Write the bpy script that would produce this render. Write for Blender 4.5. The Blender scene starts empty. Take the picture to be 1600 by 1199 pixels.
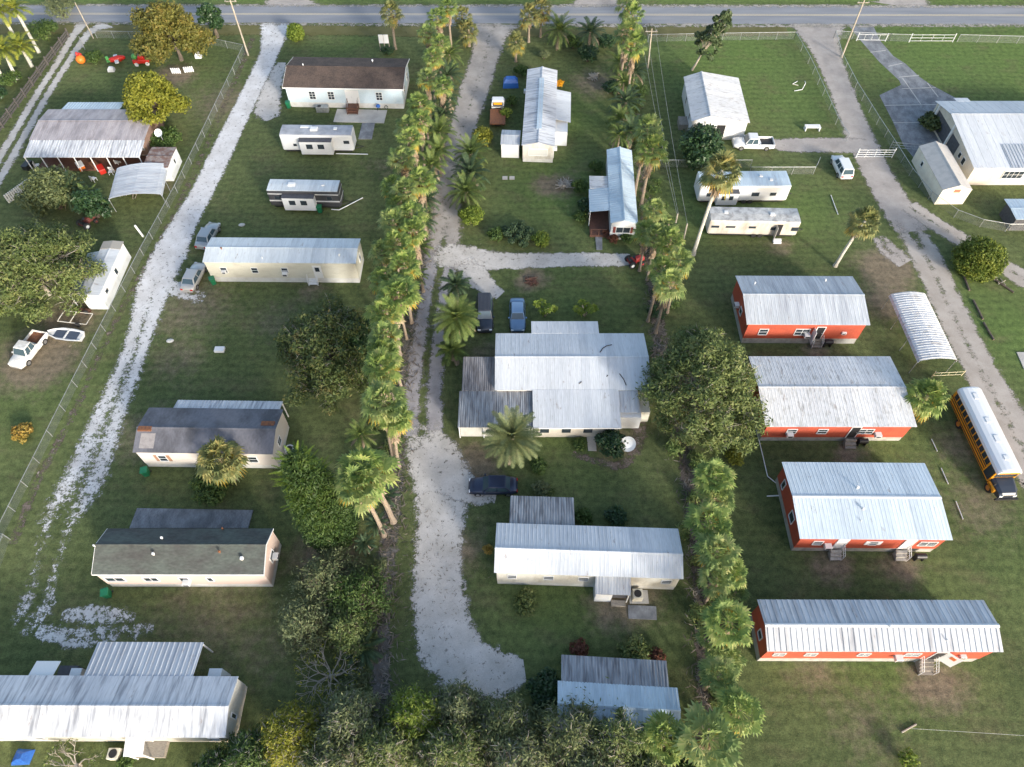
import bpy, math, random
from mathutils import Vector, Matrix
R = math.radians
C = bpy.context.scene.collection
SC = bpy.context.scene
rnd = random.Random(7)

# ------------------------------------------------------------------ camera, sky, sun, exposure
CAM_H, PITCH, FPX = 63.0, R(55), 1109.0
cd = bpy.data.cameras.new("camera"); cam = bpy.data.objects.new("camera", cd); C.objects.link(cam)
cam.location = (0, 0, CAM_H); cam.rotation_euler = (R(90) - PITCH, 0, 0)
cd.sensor_width = 36; cd.lens = 36 * FPX / 1600; cd.clip_end = 6000
SC.camera = cam
SUN_AZ, SUN_EL = 146, 16          # clockwise from +Y
W = bpy.data.worlds.new("World"); SC.world = W; W.use_nodes = True
nt = W.node_tree; bg = nt.nodes["Background"]
sky = nt.nodes.new("ShaderNodeTexSky"); sky.sky_type = 'NISHITA'; sky.sun_disc = False
sky.sun_elevation = R(SUN_EL); sky.sun_rotation = R(SUN_AZ); sky.air_density = 1.0; sky.dust_density = 2.5
nt.links.new(sky.outputs[0], bg.inputs[0]); bg.inputs[1].default_value = 0.15
sl = bpy.data.lights.new("sun", 'SUN'); so = bpy.data.objects.new("sun", sl); C.objects.link(so)
sl.energy = 2.0; sl.angle = R(8); sl.color = (1.0, 0.97, 0.92)
ts = Vector((math.sin(R(SUN_AZ)) * math.cos(R(SUN_EL)), math.cos(R(SUN_AZ)) * math.cos(R(SUN_EL)), math.sin(R(SUN_EL))))
so.rotation_euler = ts.to_track_quat('Z', 'Y').to_euler(); so.location = (0, 0, 100)
SC.view_settings.view_transform = 'Standard'; SC.view_settings.look = 'None'
SC.view_settings.exposure = 1.42; SC.view_settings.gamma = 1.0

# ------------------------------------------------------------------ helpers
def P(px, py, z=0.0):
    """ground plan point seen at a photograph pixel, at height z"""
    a = (px - 800) / FPX; b = (599.5 - py) / FPX
    dx, dy, dz = a, math.cos(PITCH) + b * math.sin(PITCH), -math.sin(PITCH) + b * math.cos(PITCH)
    t = (z - CAM_H) / dz
    return Vector((dx * t, dy * t, z))

class MB:
    def __init__(s): s.v = []; s.f = []
    def add(s, vs, fs):
        n = len(s.v); s.v += [tuple(v) for v in vs]; s.f += [tuple(i + n for i in f) for f in fs]
    def box(s, x0, x1, y0, y1, z0, z1, m=None):
        vs = [Vector((x, y, z)) for z in (z0, z1) for y in (y0, y1) for x in (x0, x1)]
        if m: vs = [m @ v for v in vs]
        s.add(vs, [(0, 2, 3, 1), (4, 5, 7, 6), (0, 1, 5, 4), (2, 6, 7, 3), (0, 4, 6, 2), (1, 3, 7, 5)])
        return s
    def poly(s, vs): s.add(vs, [tuple(range(len(vs)))]); return s
    def tube(s, pts, r, n=6, cap=True):
        pts = [Vector(p) for p in pts]; rs = r if isinstance(r, (list, tuple)) else [r] * len(pts)
        vs = []; up = Vector((0, 0, 1))
        for i, p in enumerate(pts):
            d = (pts[min(i + 1, len(pts) - 1)] - pts[max(i - 1, 0)]).normalized()
            a = d.cross(up if abs(d.z) < .95 else Vector((1, 0, 0))).normalized(); b = d.cross(a)
            for k in range(n):
                t = 2 * math.pi * k / n
                vs.append(p + rs[i] * (math.cos(t) * a + math.sin(t) * b))
        fs = []
        for i in range(len(pts) - 1):
            for k in range(n):
                k2 = (k + 1) % n
                fs.append((i * n + k, i * n + k2, (i + 1) * n + k2, (i + 1) * n + k))
        if cap: fs += [tuple(range(n))[::-1], tuple(range((len(pts) - 1) * n, len(pts) * n))]
        s.add(vs, fs); return s
    def loft(s, rings, cap=True):
        n = len(rings[0]); vs = [v for r in rings for v in r]; fs = []
        for i in range(len(rings) - 1):
            for k in range(n):
                k2 = (k + 1) % n
                fs.append((i * n + k, i * n + k2, (i + 1) * n + k2, (i + 1) * n + k))
        if cap: fs += [tuple(range(n))[::-1], tuple(range((len(rings) - 1) * n, len(rings) * n))]
        s.add(vs, fs); return s
    def sphere(s, c, r, nu=10, nv=6, sq=(1, 1, 1)):
        rings = []
        for j in range(nv + 1):
            t = -math.pi / 2 + math.pi * j / nv
            rr = max(math.cos(t), .02)
            rings.append([Vector((c[0] + r * sq[0] * rr * math.cos(2 * math.pi * k / nu), c[1] + r * sq[1] * rr * math.sin(2 * math.pi * k / nu), c[2] + r * sq[2] * math.sin(t))) for k in range(nu)])
        s.loft(rings); return s
    def build(s, name, mat, parent=None, smooth=False, bevel=0):
        me = bpy.data.meshes.new(name); me.from_pydata(s.v, [], s.f); me.update()
        if smooth: me.polygons.foreach_set("use_smooth", [True] * len(me.polygons))
        me.materials.append(mat)
        o = bpy.data.objects.new(name, me); C.objects.link(o)
        if parent: o.parent = parent
        if bevel:
            b = o.modifiers.new("bevel", 'BEVEL'); b.width = bevel; b.segments = 2; b.limit_method = 'ANGLE'; b.angle_limit = R(30)
        return o

def tag(o, label, cat, group=None):
    o["label"] = label; o["category"] = cat
    if group: o["group"] = group
    return o
def thing(name, label, cat, loc=(0, 0, 0), rz=0.0, group=None):
    o = bpy.data.objects.new(name, None); o.empty_display_size = .3; C.objects.link(o)
    o.location = loc; o.rotation_euler = (0, 0, rz); return tag(o, label, cat, group)
def struct(o): o["kind"] = "structure"; return o
def stuff(o): o["kind"] = "stuff"; return o
def dup(src, loc, rz, sc, label, group=None):
    r = src.copy(); C.objects.link(r); r.location = loc; r.rotation_euler = (0, 0, rz); r.scale = (sc, sc, sc)
    r["label"] = label
    if group: r["group"] = group
    for ch in KIDS.get(src.name, []):
        c = ch.copy(); C.objects.link(c); c.parent = r
    return r
KIDS = {}

# ------------------------------------------------------------------ materials
def ramp(t, a, b, ca=(0, 0, 0, 1), cb=(1, 1, 1, 1)):
    n = t.nodes.new("ShaderNodeValToRGB"); e = n.color_ramp.elements
    e[0].position = a; e[1].position = b; e[0].color = ca; e[1].color = cb; return n
def c4(c): return (c[0], c[1], c[2], 1)
def noise(t, scale, detail=4, stretch=None, coord="Object", rough=.55):
    tc = t.nodes.new("ShaderNodeTexCoord"); n = t.nodes.new("ShaderNodeTexNoise")
    n.inputs["Scale"].default_value = scale; n.inputs["Detail"].default_value = detail; n.inputs["Roughness"].default_value = rough
    if stretch:
        m = t.nodes.new("ShaderNodeMapping"); m.inputs["Scale"].default_value = stretch
        t.links.new(tc.outputs[coord], m.inputs[0]); t.links.new(m.outputs[0], n.inputs["Vector"])
    else: t.links.new(tc.outputs[coord], n.inputs["Vector"])
    return n.outputs["Fac"]
def mix(t, f, a, b, mode='MIX'):
    n = t.nodes.new("ShaderNodeMix"); n.data_type = 'RGBA'; n.blend_type = mode
    for k, v in ((0, f), (6, a), (7, b)):
        if hasattr(v, "links"): t.links.new(v, n.inputs[k])
        else: n.inputs[k].default_value = v if k == 0 else c4(v)
    return n.outputs[2]
MATS = {}
def M(name, col, rough=.6, col2=None, scale=2, stretch=None, lo=.42, hi=.68, metal=0, grain=.15, gscale=12, siding=None, bump=0, coat=0, spec=.4, panel=0, rusty=0):
    if name in MATS: return MATS[name]
    m = bpy.data.materials.new(name); m.use_nodes = True; t = m.node_tree; b = t.nodes["Principled BSDF"]
    c = None
    if col2:
        r = ramp(t, lo, hi); t.links.new(noise(t, scale, 6, stretch), r.inputs[0]); c = mix(t, r.outputs[0], col, col2)
    if grain:
        g = ramp(t, .3, .7, (1 - grain,) * 3 + (1,), (1, 1, 1, 1)); t.links.new(noise(t, gscale, 4, stretch), g.inputs[0])
        c = mix(t, 1.0, c if c else col, g.outputs[0], 'MULTIPLY')
    if panel:   # sheets of slightly different age side by side
        tc = t.nodes.new("ShaderNodeTexCoord"); sx = t.nodes.new("ShaderNodeSeparateXYZ"); t.links.new(tc.outputs["Object"], sx.inputs[0])
        dv = t.nodes.new("ShaderNodeMath"); dv.operation = 'MULTIPLY'; dv.inputs[1].default_value = 1 / panel; t.links.new(sx.outputs[0], dv.inputs[0])
        fl = t.nodes.new("ShaderNodeMath"); fl.operation = 'FLOOR'; t.links.new(dv.outputs[0], fl.inputs[0]); wn = t.nodes.new("ShaderNodeTexWhiteNoise"); wn.noise_dimensions = '1D'; t.links.new(fl.outputs[0], wn.inputs["W"])
        pr_ = ramp(t, 0, 1, (.84, .85, .87, 1), (1, 1, 1, 1)); t.links.new(wn.outputs["Value"], pr_.inputs[0]); c = mix(t, 1, c if c else col, pr_.outputs[0], 'MULTIPLY')
        fr = t.nodes.new("ShaderNodeMath"); fr.operation = 'FRACT'; t.links.new(dv.outputs[0], fr.inputs[0]); fr2 = ramp(t, .0, .05, (.86, .86, .86, 1), (1, 1, 1, 1)); t.links.new(fr.outputs[0], fr2.inputs[0]); c = mix(t, 1, c, fr2.outputs[0], 'MULTIPLY')
    if rusty:
        rr_ = ramp(t, .62 - .06 * rusty, .72); t.links.new(noise(t, 1.3, 8, (1.6, .45, .45), rough=.72), rr_.inputs[0]); c = mix(t, rr_.outputs[0], c if c else col, (.22, .17, .14))
    if c: t.links.new(c, b.inputs["Base Color"])
    else: b.inputs["Base Color"].default_value = c4(col)
    b.inputs["Roughness"].default_value = rough; b.inputs["Metallic"].default_value = metal
    b.inputs["Specular IOR Level"].default_value = spec; b.inputs["Coat Weight"].default_value = coat
    h = None
    if siding:   # boards or panel joints as real relief
        tc = t.nodes.new("ShaderNodeTexCoord"); w = t.nodes.new("ShaderNodeTexWave"); w.bands_direction = siding[0]; w.wave_profile = 'SAW'
        w.inputs["Scale"].default_value = siding[1]; t.links.new(tc.outputs["Object"], w.inputs[0]); h = w.outputs["Fac"]
    elif bump: h = noise(t, gscale, 5, stretch)
    if h:
        bp = t.nodes.new("ShaderNodeBump"); bp.inputs["Strength"].default_value = bump or .35; bp.inputs["Distance"].default_value = .03
        t.links.new(h, bp.inputs["Height"]); t.links.new(bp.outputs[0], b.inputs["Normal"])
    MATS[name] = m; return m
def leafmat(name, cols, trans=.25, nscale=.6, rough=.6):
    if name in MATS: return MATS[name]
    m = bpy.data.materials.new(name); m.use_nodes = True; t = m.node_tree
    for n in list(t.nodes): t.nodes.remove(n)
    out = t.nodes.new("ShaderNodeOutputMaterial"); g = t.nodes.new("ShaderNodeNewGeometry")
    cr = t.nodes.new("ShaderNodeValToRGB"); e = cr.color_ramp.elements
    for i, c in enumerate(cols):
        pos = i / max(1, len(cols) - 1)
        if i == 0: e[0].position = 0; e[0].color = c4(c)
        elif i == len(cols) - 1: e[len(e) - 1].position = 1; e[len(e) - 1].color = c4(c)
        else: x = e.new(pos); x.color = c4(c)
    # individual leaf tint plus a slow clump-to-clump tint
    ma = t.nodes.new("ShaderNodeMath"); ma.operation = 'MULTIPLY_ADD'; ma.inputs[1].default_value = .5
    nn = noise(t, nscale, 2)
    mb = t.nodes.new("ShaderNodeMath"); mb.operation = 'MULTIPLY_ADD'; mb.inputs[1].default_value = 1.6; mb.inputs[2].default_value = -.52
    t.links.new(nn, mb.inputs[0]); t.links.new(g.outputs["Random Per Island"], ma.inputs[0]); t.links.new(mb.outputs[0], ma.inputs[2])
    t.links.new(ma.outputs[0], cr.inputs[0])
    d = t.nodes.new("ShaderNodeBsdfPrincipled"); d.inputs["Roughness"].default_value = rough; d.inputs["Specular IOR Level"].default_value = .3
    tr = t.nodes.new("ShaderNodeBsdfTranslucent"); mx = t.nodes.new("ShaderNodeMixShader"); mx.inputs[0].default_value = trans
    t.links.new(cr.outputs[0], d.inputs["Base Color"]); t.links.new(cr.outputs[0], tr.inputs[0])
    t.links.new(d.outputs[0], mx.inputs[1]); t.links.new(tr.outputs[0], mx.inputs[2]); t.links.new(mx.outputs[0], out.inputs[0])
    MATS[name] = m; return m

white = M("white paint", (.66, .67, .67), .5, (.62, .61, .57), 1.5, lo=.5, hi=.8)
trim = M("white trim", (.69, .69, .68), .45, grain=.08)
cream = M("cream siding", (.61, .58, .48), .5, (.5, .47, .38), .8, (1, 1, 2.5), lo=.5, hi=.75, siding=('X', 1.2))
dirty_white = M("dirty white", (.58, .56, .5), .6, (.38, .34, .27), 1.0, (1, 1, .4), lo=.5, hi=.75, siding=('Z', 2.5))
pink = M("pale pink siding", (.62, .48, .41), .55, (.6, .47, .4), .9, siding=('X', 1.0))
blush = M("blush white siding", (.63, .58, .53), .55, (.62, .55, .48), .9, siding=('X', 1.0))
pale_blue = M("pale blue siding", (.5, .6, .66), .5, (.56, .64, .68), .8, siding=('Z', 3))
orange = M("orange siding", (.44, .085, .045), .6, (.32, .066, .04), .7, (1, 1, 1.6), siding=('X', .9), lo=.38, hi=.75)
beige = M("beige stucco", (.62, .56, .47), .7, (.54, .48, .4), 1.2)
skirt_grey = M("grey skirting", (.4, .39, .36), .7, (.27, .26, .24), 1.6, siding=('X', 1.6))
skirt_white = M("white skirting", (.63, .62, .6), .6, (.55, .53, .48), 1.6, siding=('X', 1.6))
glass = M("window glass", (.03, .04, .05), .08, grain=0, spec=.6)
glass_blue = M("tinted glass", (.05, .08, .1), .06, grain=0, spec=.7)
black = M("black plastic", (.02, .02, .022), .5, grain=0)
rubber = M("tyre rubber", (.025, .025, .025), .85, grain=0)
chrome = M("rim metal", (.5, .5, .52), .3, metal=.8, grain=0)
steel = M("galvanised steel", (.42, .44, .44), .45, (.3, .3, .29), 3, metal=.5)
wood = M("weathered wood", (.3, .27, .23), .85, (.18, .16, .13), 4, (1, 6, 1))
brownwood = M("brown stained wood", (.13, .06, .04), .7, (.09, .045, .03), 4)
polewood = M("pole wood", (.4, .35, .28), .85, (.28, .24, .19), 3, (1, 1, .3))
concrete = M("concrete", (.42, .4, .37), .85, (.26, .25, .23), .8, lo=.42, hi=.62, grain=.3)
rust = M("rusty metal", (.22, .09, .04), .85, (.1, .05, .035), 5)
greenbin = M("green plastic", (.015, .16, .07), .45, (.012, .12, .055), 4)
bluetarp = M("blue tarp", (.02, .09, .35), .5, (.03, .13, .42), 3, bump=.4)
redp = M("red plastic", (.55, .03, .02), .4, grain=.1)
yellowp = M("school bus yellow", (.72, .30, .015), .4, (.62, .26, .02), 2, grain=.08)
orangep = M("orange vinyl", (.7, .17, .02), .5, grain=.1)
greenp = M("green vinyl", (.08, .3, .08), .5, grain=.1)
redlight = M("red lens", (.45, .01, .01), .25, grain=0)
clearlight = M("clear lens", (.75, .77, .8), .15, grain=0)
bluep = M("blue plastic", (.03, .12, .4), .4, grain=0)
grey_dark = M("dark grey", (.09, .09, .1), .6, (.06, .06, .07), 3)
# roofs: dirt runs down the slope (Y)
def roofmat(name, a, b, lo=.45, hi=.7, scale=1.0, st=(2.2, .25, .25), rough=.5, grain=.18, metal=0, panel=.92, rusty=.25):
    return M(name, a, rough, b, scale, st, lo, hi, metal, grain, 5, panel=panel, rusty=rusty)
rw_clean = roofmat("white metal roof", (.61, .63, .645), (.5, .52, .53), .5, .8)
rw_tile = roofmat("cream roof coating", (.62, .66, .67), (.5, .54, .55), .5, .8)
rw_dirty = roofmat("streaked white roof", (.61, .62, .635), (.3, .31, .33), .46, .68, 1.6)
rw_spot = roofmat("speckled white roof", (.63, .63, .625), (.42, .41, .39), .52, .7, 2.2, (1.5, .5, .5), rusty=.8)
r_galv = roofmat("galvanised roof", (.5, .53, .56), (.36, .38, .41), .4, .7, 1.2)
r_galvd = roofmat("weathered galvanised roof", (.34, .36, .38), (.14, .14, .15), .4, .66, 1.8)
r_old = roofmat("old corrugated roof", (.3, .29, .29), (.12, .11, .11), .4, .66, 2.0, (3, .3, .3))
r_ribs = roofmat("heavy ribbed roof", (.6, .61, .62), (.36, .36, .37), .45, .72, 1.0)
r_bluish = roofmat("pale blue roof", (.52, .62, .68), (.46, .54, .6), .45, .75)
r_brown = roofmat("brown shingle", (.125, .088, .068), (.085, .062, .05), .4, .65, .9, (1, 1, 1), .9, .45, panel=0, rusty=0)
r_green = roofmat("grey green shingle", (.1, .115, .1), (.075, .075, .07), .4, .65, .8, (.5, 1, 1), .9, .35, panel=0, rusty=0)
r_grey = roofmat("grey tar roof", (.15, .15, .17), (.085, .085, .095), .42, .62, .6, (1, .6, .6), .7, .25, panel=0, rusty=0)
r_pinkgrey = roofmat("faded mauve roof", (.42, .38, .38), (.27, .24, .24), .42, .68, .7, (1.6, .5, .5))

trunk_m = M("bark", (.14, .11, .085), .9, (.08, .065, .05), 4, (1, 1, .3))
ptrunk = M("palm trunk", (.3, .24, .18), .9, (.17, .13, .1), 6, (1, 1, 2))
rtrunk = M("royal palm trunk", (.5, .48, .42), .8, (.36, .35, .3), 3)
greybr = M("pale bare branch", (.4, .36, .3), .9, (.27, .24, .2), 4)
L_fan = leafmat("fan palm leaf", [(.06, .105, .028), (.12, .19, .045), (.21, .275, .07), (.36, .36, .13)], .3)
L_fan_d = leafmat("dark fan palm leaf", [(.055, .095, .03), (.12, .18, .05), (.2, .25, .08), (.34, .34, .13)], .25)
L_sabal = leafmat("sabal palm leaf", [(.06, .085, .03), (.12, .145, .05), (.2, .2, .07), (.32, .25, .08)], .25)
L_dead = leafmat("dead palm leaf", [(.13, .095, .065), (.25, .19, .13), (.38, .31, .23)], .1)
L_yel = leafmat("yellowing palm leaf", [(.22, .2, .04), (.38, .28, .04), (.42, .24, .05)], .3)
L_feather = leafmat("feather palm leaf", [(.04, .07, .022), (.08, .125, .032), (.14, .19, .05), (.2, .23, .07)], .25)
L_feather_d = leafmat("dark feather palm leaf", [(.025, .05, .028), (.05, .085, .04), (.08, .12, .05)], .2)
L_royal = leafmat("royal palm leaf", [(.09, .14, .025), (.2, .24, .04), (.36, .34, .05)], .3)
L_oak = leafmat("oak leaf", [(.04, .062, .02), (.085, .12, .034), (.135, .17, .052), (.2, .21, .08)], .2)
L_oakg = leafmat("dark oak leaf", [(.06, .08, .032), (.11, .135, .05), (.175, .195, .08)], .2)
L_yel2 = leafmat("yellow green leaf", [(.1, .12, .018), (.2, .21, .025), (.3, .28, .04)], .3)
L_brown = leafmat("bronze green leaf", [(.07, .075, .018), (.13, .13, .028), (.2, .15, .035)], .2)
L_dark = leafmat("dark glossy leaf", [(.014, .032, .014), (.03, .065, .025), (.055, .1, .035)], .15, rough=.4)
L_mid = leafmat("mid green leaf", [(.03, .06, .016), (.065, .11, .025), (.11, .16, .04)], .25)
L_grey = leafmat("grey green leaf", [(.075, .095, .045), (.13, .155, .07), (.2, .225, .1)], .2)
L_lime = leafmat("lime green leaf", [(.08, .13, .02), (.16, .22, .03), (.24, .28, .05)], .3)
L_fir = leafmat("cypress needle", [(.015, .034, .009), (.032, .064, .013), (.07, .11, .02)], .15)
L_croton = leafmat("croton leaf", [(.25, .13, .03), (.36, .24, .05), (.16, .16, .04)], .2)
L_org = leafmat("orange blossom", [(.6, .25, .01), (.75, .42, .02)], .2)
L_red = leafmat("red leaf", [(.08, .045, .022), (.13, .045, .028), (.08, .05, .02)], .2)

# ------------------------------------------------------------------ ground
def ground():
    nx, ny = 150, 130; xs = [-150 + 2 * i for i in range(nx + 1)]; ys = [-20 + 1.5 * j for j in range(ny + 1)]
    xs = [-3000, -800] + xs + [800, 3000]; ys = [-600, -120] + ys + [500, 4000]
    blobs = [(P(a, b), r, v) for a, b, r, v in [(1480, 80, 16, 1), (1600, 90, 18, 1), (1150, 90, 14, 1), (1230, 150, 10, .8), (870, 300, 7, .9), (890, 180, 6, .8),
             (1350, 90, 6, .6), (1590, 520, 7, .9), (1420, 720, 6, .4), (1380, 1060, 4, .55), (850, 960, 5, .5), (1160, 300, 7, .6), (1250, 330, 6, .7), (250, 110, 10, .4),
             (900, 450, 7, .35), (880, 700, 5, .4), (310, 520, 8, .1), (60, 620, 9, .3), (1600, 900, 6, .3), (540, 60, 8, .4), (1540, 470, 6, .6), (1080, 330, 6, .5), (1440, 960, 5, .35)]]
    dry = [(P(a, b), r, v) for a, b, r, v in [(1385, 420, 3.5, .9), (1395, 470, 3.5, .8), (860, 290, 2.5, .8), (880, 290, 3, .6), (1530, 790, 4, .45), (1500, 700, 3, .5), (60, 560, 4.5, .9), (110, 500, 3.5, .8),
            (270, 120, 3.5, .8), (740, 730, 3, .8), (720, 860, 2.5, .6), (960, 690, 2, .9), (510, 870, 3, .8), (1350, 1130, 4, .35), (1480, 1050, 3, .25), (300, 480, 6, .45), (350, 160, 6, .45), (830, 437, 1.8, 1), (1275, 550, 1.8, .7), (1328, 710, 1.8, .75), (1300, 884, 2, .8), (1408, 884, 2, .8), (1452, 1066, 2.2, .8), (1480, 1075, 2.2, .7), (490, 455, 1.8, .6), (1217, 385, 1.8, .6), (250, 290, 2, .6), (960, 950, 2.5, .7),
            (280, 560, 4, .4), (230, 680, 4, .5), (330, 960, 7, .35), (400, 1010, 5, .3), (930, 130, 4, .6), (430, 500, 4, .35), (1000, 930, 3, .5), (1270, 1050, 3, .4), (760, 560, 3, .5), (600, 260, 4, .3), (1300, 520, 3, .4), (150, 230, 6, .3)]]
    vs = []; lush = []; dr = []
    for y in ys:
        for x in xs:
            vs.append((x, y, 0)); l = 0; d = 0
            for c, r, v in blobs: l = max(l, v * math.exp(-((x - c.x) ** 2 + (y - c.y) ** 2) / (r * r)))
            for c, r, v in dry: d = max(d, v * math.exp(-((x - c.x) ** 2 + (y - c.y) ** 2) / (r * r)))
            if y > 124: l = .8
            lush.append(l); dr.append(d)
    n = len(xs); fs = [(j * n + i, j * n + i + 1, (j + 1) * n + i + 1, (j + 1) * n + i) for j in range(len(ys) - 1) for i in range(n - 1)]
    me = bpy.data.meshes.new("ground"); me.from_pydata(vs, [], fs)
    for nm, dat in (("lush", lush), ("dry", dr)):
        a = me.attributes.new(nm, 'FLOAT', 'POINT'); a.data.foreach_set("value", dat)
    m = bpy.data.materials.new("lawn"); m.use_nodes = True; t = m.node_tree; b = t.nodes["Principled BSDF"]
    def attr(nm):
        x = t.nodes.new("ShaderNodeAttribute"); x.attribute_name = nm; return x.outputs["Fac"]
    r1 = ramp(t, .36, .66); t.links.new(noise(t, .09, 5), r1.inputs[0])
    base = mix(t, r1.outputs[0], (.081, .104, .044), (.124, .145, .063))
    base = mix(t, attr("lush"), base, (.112, .167, .053))
    r2 = ramp(t, .52, .8); t.links.new(noise(t, .22, 7, (1, 1.5, 1), rough=.65), r2.inputs[0])
    base = mix(t, r2.outputs[0], base, (.135, .125, .07))
    # dry and bare earth, ragged by noise
    ad = t.nodes.new("ShaderNodeMath"); ad.operation = 'MULTIPLY_ADD'; ad.inputs[1].default_value = .9
    t.links.new(noise(t, .9, 7, rough=.7), ad.inputs[0]); t.links.new(attr("dry"), ad.inputs[2])
    r3 = ramp(t, .62, 1.05); t.links.new(ad.outputs[0], r3.inputs[0])
    base = mix(t, r3.outputs[0], base, (.19, .155, .115))
    # tufts and clover
    r4 = ramp(t, .3, .7, (.5, .52, .5, 1), (1.45, 1.42, 1.3, 1)); t.links.new(noise(t, 1.6, 8, rough=.75), r4.inputs[0])
    base = mix(t, 1, base, r4.outputs[0], 'MULTIPLY')
    tw = t.nodes.new("ShaderNodeTexCoord"); wv = t.nodes.new("ShaderNodeTexWave"); wv.bands_direction = 'Y'; wv.inputs["Scale"].default_value = .27; wv.inputs["Distortion"].default_value = 5; wv.inputs["Detail Scale"].default_value = .25
    t.links.new(tw.outputs["Object"], wv.inputs[0]); rw_ = ramp(t, .2, .8, (.93, .94, .93, 1), (1.05, 1.05, 1.04, 1)); t.links.new(wv.outputs["Fac"], rw_.inputs[0])   # mowing passes
    base = mix(t, 1, base, rw_.outputs[0], 'MULTIPLY')
    r5 = ramp(t, .3, .7, (.55, .55, .55, 1), (1.4, 1.4, 1.4, 1)); t.links.new(noise(t, 9, 6, rough=.8), r5.inputs[0])
    base = mix(t, 1, base, r5.outputs[0], 'MULTIPLY')
    t.links.new(base, b.inputs["Base Color"]); b.inputs["Roughness"].default_value = .95; b.inputs["Specular IOR Level"].default_value = .1
    bp = t.nodes.new("ShaderNodeBump"); bp.inputs["Strength"].default_value = .8; bp.inputs["Distance"].default_value = .12
    t.links.new(noise(t, 4, 8, rough=.8), bp.inputs["Height"]); t.links.new(bp.outputs[0], b.inputs["Normal"])
    me.materials.append(m); o = bpy.data.objects.new("ground", me); C.objects.link(o); struct(o)
ground()

def gravelmat(name, a, b2, speck=(.1, .09, .07), amp=1.0, track=0.0, sp_lo=.66, nsc=1.1, thr=.42):
    m = bpy.data.materials.new(name); m.use_nodes = True; t = m.node_tree
    bs = t.nodes["Principled BSDF"]; out = t.nodes["Material Output"]
    def attr(nm):
        x = t.nodes.new("ShaderNodeAttribute"); x.attribute_name = nm; return x.outputs["Fac"]
    def mth(op, x, y=0.0, z=0.0):
        n = t.nodes.new("ShaderNodeMath"); n.operation = op
        for i, v in enumerate((x, y, z)):
            if hasattr(v, "links"): t.links.new(v, n.inputs[i])
            else: n.inputs[i].default_value = v
        return n.outputs[0]
    r1 = ramp(t, .35, .68); t.links.new(noise(t, .45, 7, rough=.65), r1.inputs[0]); c = mix(t, r1.outputs[0], a, b2)
    r2 = ramp(t, sp_lo, sp_lo + .08); t.links.new(noise(t, 1.9, 6, rough=.75), r2.inputs[0]); c = mix(t, r2.outputs[0], c, speck)
    r3 = ramp(t, .3, .7, (.72, .72, .72, 1), (1.12, 1.12, 1.12, 1)); t.links.new(noise(t, 14, 5, rough=.8), r3.inputs[0]); c = mix(t, 1, c, r3.outputs[0], 'MULTIPLY')
    t.links.new(c, bs.inputs["Base Color"]); bs.inputs["Roughness"].default_value = .95; bs.inputs["Specular IOR Level"].default_value = .1
    cov = attr("cov")
    n1 = mth('SUBTRACT', noise(t, nsc, 8, rough=.72), .5); n2 = mth('SUBTRACT', noise(t, 5, 4, rough=.8), .5)
    s = mth('ADD', cov, mth('MULTIPLY_ADD', n1, 1.8 * amp, mth('MULTIPLY', n2, .95 * amp)))
    if track:
        tr = attr("cross"); g = mth('MULTIPLY', tr, tr); g = mth('MULTIPLY', g, -9.0); g = mth('EXPONENT', g); s = mth('MULTIPLY_ADD', g, -track, s)
    r4 = ramp(t, thr - .04, thr + .24); t.links.new(s, r4.inputs[0])
    tp = t.nodes.new("ShaderNodeBsdfTransparent"); mx = t.nodes.new("ShaderNodeMixShader")
    t.links.new(r4.outputs[0], mx.inputs[0]); t.links.new(tp.outputs[0], mx.inputs[1]); t.links.new(bs.outputs[0], mx.inputs[2]); t.links.new(mx.outputs[0], out.inputs[0])
    return m
ZL = [0.0]
def strip(name, pts, mat, z):
    """sheet along pixel waypoints (px, py, half width m, cover)"""
    w = [(P(p[0], p[1]), p[2], p[3] if len(p) > 3 else 1.0) for p in pts]
    out = []
    for i in range(len(w) - 1):
        p0, p1, p2, p3 = w[max(i - 1, 0)], w[i], w[i + 1], w[min(i + 2, len(w) - 1)]
        k = max(2, int((p2[0] - p1[0]).length / .8))
        for j in range(k):
            t = j / k; a = [.5 * (2 * p1[0][q] + (p2[0][q] - p0[0][q]) * t + (2 * p0[0][q] - 5 * p1[0][q] + 4 * p2[0][q] - p3[0][q]) * t * t + (3 * p1[0][q] - p0[0][q] - 3 * p2[0][q] + p3[0][q]) * t ** 3) for q in (0, 1)]
            out.append((Vector((a[0], a[1], z)), p1[1] + (p2[1] - p1[1]) * t, p1[2] + (p2[2] - p1[2]) * t))
    out.append((Vector((w[-1][0].x, w[-1][0].y, z)), w[-1][1], w[-1][2]))
    n = 13; vs = []; cov = []; cr = []
    N = len(out)
    for i, (p, hw, d) in enumerate(out):
        a = out[max(i - 1, 0)][0]; b = out[min(i + 1, N - 1)][0]; dr = (b - a).normalized(); nn = Vector((dr.y, -dr.x, 0))
        for k in range(n):
            s = -1 + 2 * k / (n - 1); vs.append(p + nn * (s * hw * 1.35))
            e = min(1, max(0, (1.35 - abs(s) * 1.35) / .7)); cov.append(e * d); cr.append(s * 1.35)
    fs = [(i * n + k, i * n + k + 1, (i + 1) * n + k + 1, (i + 1) * n + k) for i in range(N - 1) for k in range(n - 1)]
    me = bpy.data.meshes.new(name); me.from_pydata(vs, [], fs); me.materials.append(mat)
    for nm, dat in (("cov", cov), ("cross", cr)):
        x = me.attributes.new(nm, 'FLOAT', 'POINT'); x.data.foreach_set("value", dat)
    o = bpy.data.objects.new(name, me); C.objects.link(o); return struct(o)
def sheet(name, pix, mat, z, kind=True):
    mb = MB(); mb.poly([P(a, b, 0) + Vector((0, 0, z)) for a, b in pix]); o = mb.build(name, mat)
    return struct(o) if kind else o

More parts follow.
